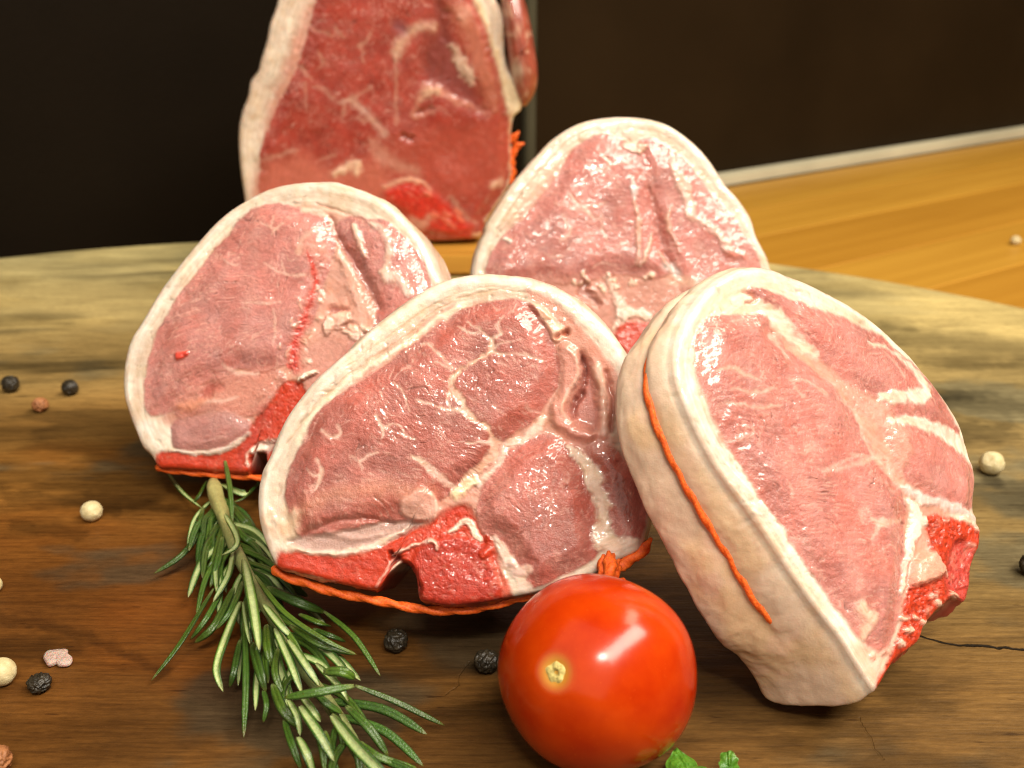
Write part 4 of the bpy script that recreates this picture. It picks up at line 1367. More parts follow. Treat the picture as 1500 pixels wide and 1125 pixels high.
rg.stroke([(748, 560), (790, 588), (850, 605), (930, 636)], [12, 22, 20, 14], (.70, .52, .48), soft=8, h=.0008, cls='fat_seam')
rg.stroke([(765, 590), (785, 640), (770, 690), (752, 750), (745, 820)], [20, 36, 28, 18, 10], (.80, .64, .54), soft=8, h=.0008, rough=.4, cls='fat_seam')
for p_ in ((850, 765), (900, 640), (925, 660), (780, 870), (800, 880), (760, 900), (870, 815), (745, 870), (830, 835)):
    rg.stroke([p_, (p_[0] + 10, p_[1] + 6)], [14, 9], (.76, .46, .34), soft=5, h=.0010, rough=.5)
rg.finish('lamb_chop', 'rightmost lamb chop, turned so that its pale rind side with sunken orange twine shows', GROUP, groove=.42, bulge_side=.0012, taper=((680, 1075), .21, .36))
ths = np.linspace(0, 2 * np.pi, 720, endpoint=False)
cr_ = (project(rg.side_point(ths, .42, 0.0)) - rg.o) * rg.s
vis = np.where((cr_[:, 1] > 175) & (cr_[:, 1] < 965) & (cr_[:, 0] < 520) & (cr_[:, 0] < 210 + .28 * cr_[:, 1]))[0]
gap = np.where(np.diff(vis) > 1)[0]
if len(gap):
    vis = np.concatenate([vis[gap[0] + 1:], vis[:gap[0] + 1] + 720])
tv_ = vis * (2 * np.pi / 720)
ee = np.minimum(np.arange(len(vis)), np.arange(len(vis))[::-1])
out_ = 0.00012 + 0.00016 * np.sin(tv_ * 9) - .0018 * np.exp(-(ee / 15.0) ** 2)
path = rg.side_point(tv_, .42, out_)
link('twine', rope_mesh('twine', path - rg.root_p, 0.00064, 620, fuzz=.25), TWINE, rg.root)

# ---- the upright joint at the back -----------------------------------
ro = Section(505, (330, 0), 2.96,
             [(95, 960), (80, 850), (66, 760), (56, 660), (56, 570), (70, 490), (95, 420), (106, 360), (138, 312), (152, 260), (178, 175), (190, 110), (215, 40), (240, -40), (300, -130), (420, -210), (600, -250), (800, -240), (960, -190), (1080, -110), (1150, -30), (1205, 60), (1212, 150), (1214, 240),
              (1232, 310), (1268, 360), (1290, 420), (1285, 475), (1252, 512), (1240, 600), (1244, 690), (1248, 770), (1200, 870), (1135, 960), (1112, 1028), (1040, 1042), (850, 1052), (600, 1055), (300, 1055), (130, 1045)],
             (620, 480), (600, 1055), 0.0110, (.08, -.995, .03), 0.055, (.37, .050, .032), base=FAT, NT=560, NR=130, warp=11, melt=1.7)
ro.stroke([(110, 900), (100, 650), (150, 450), (220, 250), (290, 80), (320, -60)], 60, np.array([.72, .58, .46]), soft=40, wet=.4)
ro.muscle_region([(150, 1000), (150, 850), (150, 720), (152, 650), (182, 560), (222, 470), (262, 390), (312, 290), (342, 200), (372, 80), (392, 0), (430, -100), (600, -180), (850, -180), (1020, -90), (1100, 0), (1135, 100), (1175, 220), (1195, 320), (1225, 420), (1235, 520), (1232, 640), (1236, 760), (1190, 860), (1125, 950), (1100, 1035), (600, 1050), (200, 1045)],
                 'loin_muscle', 1.0, fibre=75, bulge=.0012, bw=60, marble=.35, pale=-.1, wet=.8)
ro.region([(160, 720), (260, 690), (330, 660), (400, 700), (470, 730), (600, 700), (680, 680), (720, 780), (690, 850), (600, 900), (160, 900)], (.50, .13, .085), soft=30, h=0.00020, mus=.6)
ro.region([(690, 600), (760, 570), (860, 560), (1000, 560), (1180, 520), (1225, 640), (1220, 780), (1120, 830), (980, 860), (860, 780), (740, 760), (690, 690)], (.42, .075, .045), soft=34, mus=.8, alpha=.7)
ro.region([(898, -20), (955, 50), (985, 170), (1040, 290), (1090, 390), (1125, 480), (1080, 480), (1000, 430), (915, 375), (862, 335), (848, 250), (880, 180), (910, 130)], (.23, .045, .035), soft=26, h=-0.0014, wet=.5)
ro.stroke([(1000, 30), (1060, 130), (1100, 240), (1140, 360), (1165, 470)], [60, 90, 90, 80, 50], (.46, .14, .085), soft=30, h=0.00080, mus=.6, cls='flank_muscle')
ro.stroke([(985, 195), (1010, 250), (1045, 310), (1072, 365)], [20, 50, 56, 14], (.66, .44, .33), soft=12, h=0.00080, cls='fat_seam')
ro.stroke([(1000, 40), (1060, 40), (1030, 75)], [20, 30, 40], (.62, .28, .2), soft=18, h=0.00040)
ro.stroke([(860, 360), (840, 420), (815, 500), (850, 500), (900, 480)], [10, 14, 18, 12, 10], (.52, .22, .15), wet=.2, soft=12, h=0.00060)
ro.stroke([(870, 400), (910, 385), (960, 410), (1000, 440), (1060, 455), (1120, 490)], [34, 40, 26, 16, 12, 8], (.50, .19, .125), wet=.1, soft=16, h=.00045, cls='fat_seam')
ro.stroke([(850, 430), (880, 395), (925, 395)], [14, 34, 20], (.62, .36, .24), wet=.1, soft=14, h=.0004)
ro.stroke([(830, 490), (870, 480), (900, 470)], [16, 24, 12], (.28, .06, .04), soft=12, h=-0.00120)
ro.stroke([(500, 440), (550, 435), (600, 475), (640, 520), (690, 580)], [12, 34, 40, 34, 40], (.52, .27, .21), soft=14, cls='fat_seam')
for s_, w_ in (([(555, 432), (595, 400), (630, 385)], [24, 14, 6]), ([(520, 450), (515, 500)], [14, 6]), ([(470, 425), (420, 385), (380, 370)], [10, 10, 4]), ([(328, 285), (350, 320), (378, 340)], [10, 12, 5]), ([(640, 125), (605, 185), (570, 200)], [6, 14, 8]), ([(590, 195), (600, 265)], [12, 5]), ([(350, 360), (352, 470)], [8, 5]),
               ([(640, 520), (600, 520), (575, 505)], [18, 12, 5]), ([(400, 220), (430, 270), (415, 290)], [6, 12, 6]), ([(480, 120), (500, 150), (520, 165)], [8, 10, 5]), ([(380, 130), (430, 140), (470, 155)], [4, 8, 4]), ([(745, 250), (738, 330), (742, 440), (742, 540)], [16, 12, 10, 10]), ([(160, 695), (240, 670), (310, 650)], [12, 14, 12]), ([(980, 850), (1030, 920), (1090, 970)], [10, 14, 8]), ([(480, 670), (420, 690)], [10, 6])):
    ro.stroke(s_, w_, (.52, .26, .19), soft=10, alpha=.8)
ro.stroke([(740, 240), (760, 190), (800, 140), (840, 115), (895, 115)], [30, 50, 40, 36, 40], (.62, .36, .26), soft=18, h=0.00040, cls='fat_seam')
ro.stroke([(750, 110), (770, 130)], [40, 40], (.26, .09, .10), soft=24, h=-0.00060)
ro.stroke([(770, 590), (800, 600)], [22, 24], (.26, .03, .02), soft=14, h=-0.00180)
ro.stroke([(640, 620), (660, 650), (720, 700), (830, 740)], [40, 56, 50, 30], (.56, .26, .19), soft=26, alpha=.8)
ro.stroke([(470, 750), (520, 730), (560, 705), (575, 740)], [24, 34, 40, 34], (.74, .48, .33), soft=14, h=0.00060, cls='fat_seam')
ro.region([(690, 840), (735, 800), (790, 785), (850, 795), (900, 835), (960, 880), (1010, 930), (1070, 990), (1060, 1030), (980, 1020), (900, 990), (840, 980), (790, 920)], (.58, .030, .014), soft=12, cls='bone', rough=1.0, wet=.8, h=0.00040)
ro.stroke([(690, 805), (740, 785), (790, 775), (850, 785), (890, 820)], [10, 16, 18, 16, 8], (.64, .32, .20), soft=8, h=0.00040)
ro.stroke([(810, 950), (850, 970), (880, 940)], [30, 50, 30], (.60, .26, .18), soft=14, rough=0.32000)
for p_ in ((870, 830), (900, 920), (970, 960), (1010, 940), (940, 940), (1000, 910), (960, 920)):
    ro.stroke([p_, (p_[0] + 20, p_[1] + 12)], [18, 12], (.70, .18, .10), soft=8, h=0.00048)
ro.region([(1090, -20), (1130, 60), (1150, 140), (1190, 230), (1215, 310), (1260, 370), (1300, 420), (1290, 490), (1240, 520), (1215, 440), (1190, 330), (1160, 220), (1125, 110), (1090, 30), (1060, -60)], (.74, .58, .38), soft=9, h=0.00056, cls='fat_seam')
ro.stroke([(1235, 500), (1240, 600), (1240, 760)], [14, 12, 10], (.60, .30, .17), soft=8, h=0.00024)
ro.stroke([(1160, 800), (1190, 790)], [24, 30], (.70, .40, .28), soft=12, h=0.00060)
ro.stroke([(1080, 1018), (1100, 1010)], [14, 14], (.76, .52, .32), soft=7, h=0.00048)
ro.finish('meat_joint', 'tall dark red joint of raw meat standing upright behind the chops', None, side_color=(.62, .40, .24), edge_round=.002)

# belly flap that bulges out behind the joint's right edge
fl = ro.px_depth([(1200, -60), (1262, -70), (1296, 0), (1320, 90), (1338, 190), (1352, 290), (1350, 370), (1325, 430), (1292, 462), (1262, 420), (1238, 330), (1222, 240), (1205, 100)], 0.004)
cc = fl.mean(0)
cc = ro.px_depth([(1275, 220)], 0.004)[0]
nt, nr = 96, 24
flc = catmull(fl, 10, True)
flr = resample(flc, np.linalg.norm(np.diff(np.concatenate([flc, flc[:1]]), axis=0), axis=1).sum() / nt, True)[:nt]
nt = len(flr)
V, C = [], []
for k in range(nr + 1):
    a = -math.pi / 2 + math.pi * k / nr
    sc_ = max(math.cos(a), 0.02) ** .8
    V.append(cc + (flr - cc) * sc_ + ro.n * math.sin(a) * 0.010)
V = np.concatenate(V)
ax, ay = (V - cc) @ ro.e1 * 1000, (V - cc) @ ro.e2 * 1000
V = V + ro.n * (0.0016 * (fbm(ax * .3, ay * .3, 77, 4) - .5))[:, None]
flpx = (project(V) - ro.o) * ro.s
C = np.tile(np.array([.34, .075, .045]), (len(V), 1)) * (0.7 + .6 * fbm(ax * .35, ay * .2, 78, 4))[:, None]
w_ = sstep(.58, .72, fbm(ax * .5, ay * .5, 79, 4))[:, None]
C = C * (1 - .6 * w_) + np.array([.66, .40, .28]) * .6 * w_
g_ = np.exp(-(((flpx[:, 0] - 1262) / 26) ** 2 + ((flpx[:, 1] - 305) / 34) ** 2))[:, None]
C = C * (1 - g_) + np.array([.62, .50, .38]) * g_
i = np.arange(nr)[:, None]
j = np.arange(nt)[None, :]
q = np.stack([i * nt + j, i * nt + (j + 1) % nt, (i + 1) * nt + (j + 1) % nt, (i + 1) * nt + j], -1).reshape(-1, 4)
me = quick_mesh('belly_flap', V - ro.root_p, q)
set_color(me, 'tint', C)
set_float(me, 'wet', np.full(len(V), .7))
set_float(me, 'grain', np.full(len(V), .7))
link('belly_flap', me, MEAT, ro.root)
# frayed orange twine end on the joint's right edge
for k, (x_, y_) in enumerate(((1248, 600), (1262, 635), (1246, 670), (1240, 710), (1246, 750), (1238, 780))):
    a_ = ro.px_depth([(x_ - 22, y_ + 26)], 0.004)[0]
    b_ = ro.px_depth([(x_, y_)], 0.002)[0]
    c_ = ro.px_depth([(x_ + (26, 34, 22, 8, 6, 8)[k], y_ - (30, 14, 22, 30, 26, 24)[k])], 0.001)[0]
    link('twine_strand', rope_mesh('twine_strand', catmull([a_, b_, c_], 6, False) - ro.root_p, 0.0013, 900, seg=12, fuzz=.5), TWINE, ro.root)

# ------------------------------------------------------------------ cherry tomato
def tomato_material():
    s = N('tomato_skin')
    tc = s.coords()
    n = s.noise(tc, 90, 4)
    c = s.ramp(n, [(0.3, (0.36, 0.014, 0.0003)), (0.7, (0.54, 0.050, 0.0012))])
    sp = s.noise(tc, 2200, 2)
    c = s.mix(s.ramp(sp, [(0.68, (0, 0, 0)), (0.78, (.25, .25, .25))]), c, (0.72, .16, .02))
    at = s.attr('scar').outputs['Fac']
    c = s.mix(at, c, (0.62, 0.40, 0.06))
    n3 = s.noise(tc, 120, 3)
    s.set(Base_Color=c, Roughness=0.19, Specular_IOR_Level=0.42, Subsurface_Weight=0.12, Subsurface_Radius=(1.0, .25, .08), Subsurface_Scale=0.004)
    s.set(Normal=s.bump(n3, 0.00025, .35))
    return s.m


def scar_material():
    s = N('stem_scar')
    c = s.attr('tint').outputs['Color']
    s.set(Base_Color=c, Roughness=0.6, Normal=s.bump(s.noise(s.coords(), 2500, 3), .0003, .8))
    return s.m


TR = 0.0150
tdir = rays([(875, 985)])[0]
tz = TR * 0.985
tt = (tz - CAM_H) / tdir[2]
tc_ = CAMP + tdir * tt
tdist = np.linalg.norm(tdir * tt)
# radius that gives 145 px at that distance
TR = 145.0 / FPX * np.linalg.norm(tdir * tt) / np.linalg.norm(tdir)
tz = TR * .97
tt = (tz - CAM_H) / tdir[2]
tc_ = CAMP + tdir * tt
sdv = on_plane([(817, 985)], tc_, -tdir / np.linalg.norm(tdir))[0] - tc_
vv = -tdir / np.linalg.norm(tdir)
ax = sdv + vv * math.sqrt(max(TR ** 2 - sdv @ sdv, 0))
ax /= np.linalg.norm(ax)
u1 = np.cross(ax, [0, 0, 1.0]); u1 /= np.linalg.norm(u1)
u2 = np.cross(ax, u1)
nt, nr = 128, 80
V, scar = [], []
for k in range(nr + 1):
    ph = math.pi * k / nr
    th = np.linspace(0, 2 * np.pi, nt, endpoint=False)
    r = TR * (1 + 0.010 * np.sin(5 * th + .3) * math.sin(ph) ** 2 + 0.014 * np.cos(2 * th) * math.sin(ph)) * np.ones(nt)
    r = r * (1 - 0.050 * math.exp(-(ph / 0.13) ** 2) - .02 * math.exp(-((math.pi - ph) / .2) ** 2))
    V.append(r[:, None] * (math.cos(ph) * ax + math.sin(ph) * (np.cos(th)[:, None] * u1 + np.sin(th)[:, None] * u2)))
    scar.append(np.full(nt, 1 - sstep(0.06, 0.22, ph)) * .75)
V = np.concatenate(V)
i = np.arange(nr)[:, None]
j = np.arange(nt)[None, :]
q = np.stack([i * nt + j, (i + 1) * nt + j, (i + 1) * nt + (j + 1) % nt, i * nt + (j + 1) % nt], -1).reshape(-1, 4)
tom = thing('cherry_tomato', 'shiny red cherry tomato with a yellow stem scar, in front of the chops', 'tomato', (tc_[0], tc_[1], 0.0))
up_ = np.array([0, 0, tc_[2]])
me = quick_mesh('skin', V + up_, q)
fn = np.cross(V[q[:, 2]] - V[q[:, 0]], V[q[:, 3]] - V[q[:, 1]])
if (fn * V[q[:, 0]]).sum() < 0:
    me.flip_normals()
set_float(me, 'scar', np.concatenate(scar))
link('skin', me, tomato_material(), tom)
# scar: a small corky star disc
V, C = [], []
nt, nr = 60, 14
th = np.linspace(0, 2 * np.pi, nt, endpoint=False)
for k in range(nr + 1):
    s = k / nr
    R_ = 0.00195 * (1 + .03 * np.cos(5 * th) + .05 * np.sin(3 * th + 1) + .04 * np.cos(2 * th)) * s
    hh = TR * (1 - .050) + 0.00045 * (1 - s ** 4) + 0.00008 * np.cos(5 * th) * s - .0010 * math.exp(-(s / .16) ** 2) + 0.0002 * (fbm(np.cos(th) * s * 5 + 9, np.sin(th) * s * 5, 5, 2) - .5) - .0005 * s ** 6
    V.append(hh[:, None] * ax + R_[:, None] * (np.cos(th)[:, None] * u1 + np.sin(th)[:, None] * u2))
    c = np.tile(np.array([.62, .50, .16]), (nt, 1)) * (0.75 + .5 * fbm(np.cos(th) * s * 4, np.sin(th) * s * 4, 15, 3))[:, None]
    c = c * (1 - .5 * math.exp(-(s / .2) ** 2))
    C.append(c)
V = np.concatenate(V)
i = np.arange(nr)[:, None]
j = np.arange(nt)[None, :]
q = np.stack([i * nt + j, (i + 1) * nt + j, (i + 1) * nt + (j + 1) % nt, i * nt + (j + 1) % nt], -1).reshape(-1, 4)
me = quick_mesh('stem_scar', V + up_, q)
fn = np.cross(V[q[:, 2]] - V[q[:, 0]], V[q[:, 3]] - V[q[:, 1]])
if (fn @ ax).sum() < 0:
    me.flip_normals()
set_color(me, 'tint', np.concatenate(C))
link('stem_scar', me, scar_material(), tom)


# ------------------------------------------------------------------ peppercorns, salt
def pepper_material(name, c0, c1, rough, spec=.5):
    s = N(name)
    n = s.noise(s.coords(), 900, 4)
    s.set(Base_Color=s.ramp(n, [(0.35, c0), (0.68, c1)]), Roughness=rough, Specular_IOR_Level=spec, Normal=s.bump(s.noise(s.coords(), 2600, 3), .0002, .5))
    return s.m


PB = pepper_material('black_pepper', (.009, .0065, .003), (.038, .028, .015), .45)
PW = pepper_material('white_pepper', (.50, .40, .20), (.66, .56, .33), .55, .3)
PR = pepper_material('brown_pepper', (.20, .07, .02), (.42, .17, .06), .6)


def peppercorn(px, dpx, mat, label, group, wrinkle, seed, squash=.95, zplane=0.0, dent=None, cat='peppercorn'):
    """a dried corn of dpx photo pixels across"""
    bm = bmesh.new()
    bmesh.ops.create_icosphere(bm, subdivisions=5, radius=1)
    co = np.array([v.co[:] for v in bm.verts])
    r_ = np.random.default_rng(seed)
    base = on_z([px], zplane)[0]
    dist = np.linalg.norm(base - CAMP)
    R = dpx * .90 / 2 / FPX * dist
    d = np.ones(len(co))
    if wrinkle > 0:
        k = 2.6
        o_ = r_.uniform(0, 50)
        # ridges on three projections
        a = ridged(co[:, 0] * k + o_ + co[:, 2] * .8, co[:, 1] * k + co[:, 2] * 1.3, seed, 2)
        b = ridged(co[:, 2] * k + o_ * 2, co[:, 0] * k * .8 - co[:, 1], seed + 5, 2)
        d = 1 - wrinkle * .5 + wrinkle * (np.maximum(a, b) - .5)
    d = d * (1 + .05 * (fbm(co[:, 0] * 1.2 + 9 * seed, co[:, 1] * 1.2 + co[:, 2], seed + 9, 2) - .5) * 2)
    if dent is not None:
        dv = np.array(dent, float)
        dv /= np.linalg.norm(dv)
        d = d * (1 - .10 * np.exp(-((1 - co @ dv) / .06)) + .03 * np.exp(-((1 - co @ dv - .16) / .07) ** 2))
    P = co * d[:, None] * R
    P[:, 2] *= squash
    a = r_.uniform(0, 6.28)
    P[:, :2] = P[:, :2] @ np.array([[math.cos(a), -math.sin(a)], [math.sin(a), math.cos(a)]]) if dent is None else P[:, :2]
    P[:, 2] -= P[:, 2].min()
    for v, p in zip(bm.verts, P):
        v.co = p
    for f in bm.faces:
        f.smooth = True
    me = D.meshes.new('peppercorn')
    bm.to_mesh(me)
    bm.free()
    mid = on_z([px], zplane + R * squash)[0]
    o = link('peppercorn', me, mat)
    o.location = (mid[0], mid[1], zplane - .0001)
    tag(o, label, cat, group)
    return o


GB, GW = 'black peppercorns scattered on the board', 'white peppercorns scattered around the chops'
peppercorn((15, 562), 27, PB, 'black peppercorn at the far left of the board, next to the brown one', GB, .34, 1)
peppercorn((102, 567), 26, PB, 'black peppercorn between the brown peppercorn and the left chop', GB, .30, 2)
peppercorn((580, 936), 41, PB, 'wrinkled black peppercorn below the twine of the front chop', GB, .40, 3)
peppercorn((713, 967), 42, PB, 'black peppercorn tucked in shadow against the left side of the tomato', GB, .42, 4)
peppercorn((57, 999), 38, PB, 'broken black peppercorn below the pink salt flake, bottom left', GB, .50, 5, .75)
peppercorn((1512, 826), 36, PB, 'black peppercorn cut by the right picture edge, below the white one', GB, .36, 6)
peppercorn((-6, 1112), 46, PR, 'brown peppercorn cut by the bottom left picture corner', None, .40, 7)
peppercorn((59, 592), 25, PR, 'small cracked brown peppercorn between two black ones at the left', None, .42, 8)
peppercorn((134, 748), 33, PW, 'white peppercorn left of the rosemary, alone on the brown board', GW, .05, 9, .93, dent=(.5, -.6, .5))
peppercorn((2, 983), 41, PW, 'white peppercorn cut by the left picture edge beside the salt flake', GW, .04, 10, .96)
peppercorn((-10, 856), 26, PW, 'white peppercorn barely showing at the left picture edge, upper of the two there', GW, .05, 11)
peppercorn((1453, 678), 36, PW, 'white peppercorn on the board right of the rind-side chop', GW, .06, 12, .94, dent=(-.5, -.5, .6))
peppercorn((1488, 352), 15, PW, 'tiny pale peppercorn far off on the golden counter', None, .06, 13, .9, CZ)

# pink salt flake
s = N('pink_salt')
s.set(Base_Color=(.44, .32, .27, 1), Roughness=.35, Subsurface_Weight=.5, Subsurface_Scale=.002, Normal=s.bump(s.noise(s.coords(), 1200, 4), .0006, .8))
fp = [(63, 962), (66, 955), (73, 952), (82, 951), (93, 950), (99, 951), (100, 957), (106, 963), (104, 970), (97, 973), (86, 973), (82, 970), (76, 972), (70, 973), (66, 968)]
ctr = on_z([(84, 962)], .001)[0]
ring = catmull(on_z(fp, .001)[:, :2] - ctr[:2], 4, True)
nt = len(ring)
V = []
for (f, z) in ((.2, .0011), (.55, .00105), (.86, .0010), (1.0, .0007), (.98, .0003), (.85, 0.0), (.2, 0.0)):
    zz = z + (.0003 * (fbm(ring[:, 0] * 900, ring[:, 1] * 900 + f * 3, 3, 3) - .5) if z > .0005 else 0)
    V.append(np.stack([ring[:, 0] * f, ring[:, 1] * f, np.full(nt, z) + zz - z], 1))
rows = len(V)
V = np.concatenate(V)
i = np.arange(rows - 1)[:, None]
j = np.arange(nt)[None, :]
q = np.stack([i * nt + j, (i + 1) * nt + j, (i + 1) * nt + (j + 1) % nt, i * nt + (j + 1) % nt], -1).reshape(-1, 4)
V = np.concatenate([V, [[0, 0, .0011], [0, 0, 0]]])
jj = np.arange(nt)
tr = np.concatenate([np.stack([np.full(nt, len(V) - 2), jj, (jj + 1) % nt], 1), np.stack([np.full(nt, len(V) - 1), (rows - 1) * nt + (jj + 1) % nt, (rows - 1) * nt + jj], 1)])
o = link('salt_flake', quick_mesh('salt_flake', V, q, tr), s.m, None, (ctr[0], ctr[1], .0002))
tag(o, 'flat pinkish salt flake on the board at the bottom left, above a broken peppercorn', 'salt flake')


# ------------------------------------------------------------------ rosemary sprig
def leaf_material():
    s = N('rosemary_leaf')
    c = s.attr('tint').outputs['Color']
    n = s.noise(s.coords(), 1500, 3)
    c = s.mix(.6, c, s.ramp(n, [(0.3, (.70, .72, .66)), (0.7, (1.25, 1.22, 1.15))]), 'MULTIPLY')
    s.set(Base_Color=c, Roughness=.36, Specular_IOR_Level=.55, Subsurface_Weight=.08, Subsurface_Scale=.001)
    s.set(Normal=s.bump(s.noise(s.coords(), 3000, 2), .00025, .6))
    return s.m


LEAF = leaf_material()
SO, SS = np.array([200.0, 640.0]), 2.319


def sprig_px(p):
    return np.asarray(p, float).reshape(-1, 2) / SS + SO


stem_pts = [(262, 160), (275, 215), (292, 265), (322, 345), (352, 415), (400, 505), (450, 590), (505, 685), (570, 790), (640, 890), (705, 985), (775, 1110), (830, 1220), (880, 1330)]
stem_z = [.0070, .0072, .0075, .0078, .0078, .0072, .0068, .0064, .0060, .0058, .0056, .0052, .0048, .0045]
stem_w = np.array([on_z(sprig_px([p]), z)[0] for p, z in zip(stem_pts, stem_z)])
ros_p = stem_w.mean(0) * np.array([1, 1, 0])
ros = thing('rosemary_sprig', 'green rosemary sprig lying bottom left in front of the left chop', 'rosemary', tuple(ros_p))
# stem: woody, paler at the cut end
sp_ = resample(catmull(stem_w, 6, False), .0006)
t_, n_, b_ = frames(sp_)
m = len(sp_)
rad = np.interp(np.linspace(0, 1, m), [0, .03, .10, .3, 1], [.0014, .0019, .0016, .0013, .0010]) * (1 + .35 * (fbm(np.arange(m) * .09, np.zeros(m), 6, 3) - .5))
seg = 16
an = np.linspace(0, 2 * np.pi, seg, endpoint=False)
rr = rad[:, None] * (1 + .18 * np.cos(2 * an)[None] + .25 * (fbm(np.arange(m)[:, None] * .12 + 0 * an[None], an[None] * 1.5 + 0 * np.arange(m)[:, None], 3, 3) - .5))
V = (sp_[:, None] + rr[..., None] * (np.cos(an)[None, :, None] * n_[:, None] + np.sin(an)[None, :, None] * b_[:, None])).reshape(-1, 3)
i = np.arange(m - 1)[:, None]
j = np.arange(seg)[None, :]
q = np.stack([i * seg + j, i * seg + (j + 1) % seg, (i + 1) * seg + (j + 1) % seg, (i + 1) * seg + j], -1).reshape(-1, 4)
V = np.concatenate([V, sp_[:1]])
tr = np.stack([np.full(seg, len(V) - 1), (np.arange(seg) + 1) % seg, np.arange(seg)], 1)
me = quick_mesh('stem', V - ros_p, q, tr)
fr_ = np.repeat(np.linspace(0, 1, m), seg)
c = np.stack([np.interp(fr_, [0, .12, .3, 1], [.46, .42, .30, .16]), np.interp(fr_, [0, .12, .3, 1], [.42, .40, .32, .20]), np.interp(fr_, [0, .12, .3, 1], [.17, .15, .12, .07])], 1)
c = c * (.8 + .4 * fbm(fr_ * 160, np.tile(an, m) * 2, 4, 3))[:, None]
set_color(me, 'tint', np.concatenate([c, c[:1] * .9]))
link('stem', me, LEAF, ros)


def needle(P, width, under, seed, hue=0.0):
    """a needle leaf along P (world): rolled edges, a furrow above or the pale felted underside with green margins"""
    r_ = np.random.default_rng(seed)
    p = resample(catmull(P, 8, False), .0005)
    m = len(p)
    t = np.gradient(p, axis=0)
    t /= np.linalg.norm(t, axis=1)[:, None]
    view = np.array([0.0, -.55, .84]) + r_.normal(size=3) * .22
    side = np.cross(t, view)
    side /= np.linalg.norm(side, axis=1)[:, None]
    up = np.cross(side, t)
    s = np.linspace(0, 1, m)
    prof = np.interp(s, [0, .06, .2, .55, .82, .95, 1], [.40, .62, .90, 1.0, .86, .52, .06])
    w = width * .5 * prof
    # closed cross-section: 12 points, front then back
    if under:
        xs = np.array([-1, -.92, -.62, -.42, 0, .42, .62, .92, 1, .6, 0, -.6])
        zs = np.array([0, .30, .36, .10, .06, .10, .36, .30, 0, -.34, -.42, -.34])
    else:
        xs = np.array([-1, -.90, -.60, -.16, 0, .16, .60, .90, 1, .6, 0, -.6])
        zs = np.array([0, .26, .46, .48, .32, .48, .46, .26, 0, -.28, -.20, -.28])
    k = len(xs)
    V = (p[:, None] + (w[:, None] * xs)[..., None] * side[:, None] + (w[:, None] * zs)[..., None] * up[:, None])
    g1 = np.array([.055 + .02 * hue, .115 + .02 * hue, .012])
    g2 = np.array([.020, .052, .008])
    pale = np.array([.36, .43, .19])
    cols = np.zeros((m, k, 3))
    tone = r_.uniform(.6, 1.15)
    ax_ = np.abs(xs)
    for q_ in range(k):
        if under and zs[q_] < .2 and q_ in (3, 4, 5):
            cc_ = pale * r_.uniform(.9, 1.1)
        elif under and q_ in (2, 6):
            cc_ = g1 * 1.3
        else:
            cc_ = (g1 if q_ in (2, 3, 5, 6) else g2) * tone
            if not under and q_ == 4:
                cc_ = g1 * .75 * tone
        cols[:, q_] = cc_
    along = fbm(s * m * .10, np.full(m, seed * 3.1), seed, 3)
    cols *= (.75 + .5 * along)[:, None, None]
    tip = sstep(.90, 1.0, s)[:, None, None]
    cols = cols * (1 - .5 * tip) + np.array([.16, .12, .03]) * .5 * tip
    bs = (1 - sstep(0, .16, s))[:, None, None]
    cols = cols * (1 - .6 * bs) + np.array([.22, .26, .09]) * .6 * bs
    V = V.reshape(-1, 3)
    i = np.arange(m - 1)[:, None]
    j = np.arange(k)[None, :]
    q = np.stack([i * k + j, (i + 1) * k + j, (i + 1) * k + (j + 1) % k, i * k + (j + 1) % k], -1).reshape(-1, 4)
    V = np.concatenate([V, p[:1], p[-1:]])
    jj = np.arange(k)
    tr = np.concatenate([np.stack([np.full(k, len(V) - 2), jj, (jj + 1) % k], 1), np.stack([np.full(k, len(V) - 1), (m - 1) * k + (jj + 1) % k, (m - 1) * k + jj], 1)])
    fn = np.cross(V[q[:, 2]] - V[q[:, 0]], V[q[:, 3]] - V[q[:, 1]])
    ctr_ = np.repeat(p[:-1], k, 0)
    if (fn * (V[q[:, 0]] - ctr_)).sum() < 0:
        q = q[:, ::-1]
        tr = tr[:, ::-1]
    me = quick_mesh('leaf', V - ros_p, q, tr)
    cf = cols.reshape(-1, 3)
    set_color(me, 'tint', np.concatenate([cf, cf[:1], cf[-1:]]))
    link('leaf', me, LEAF, ros)


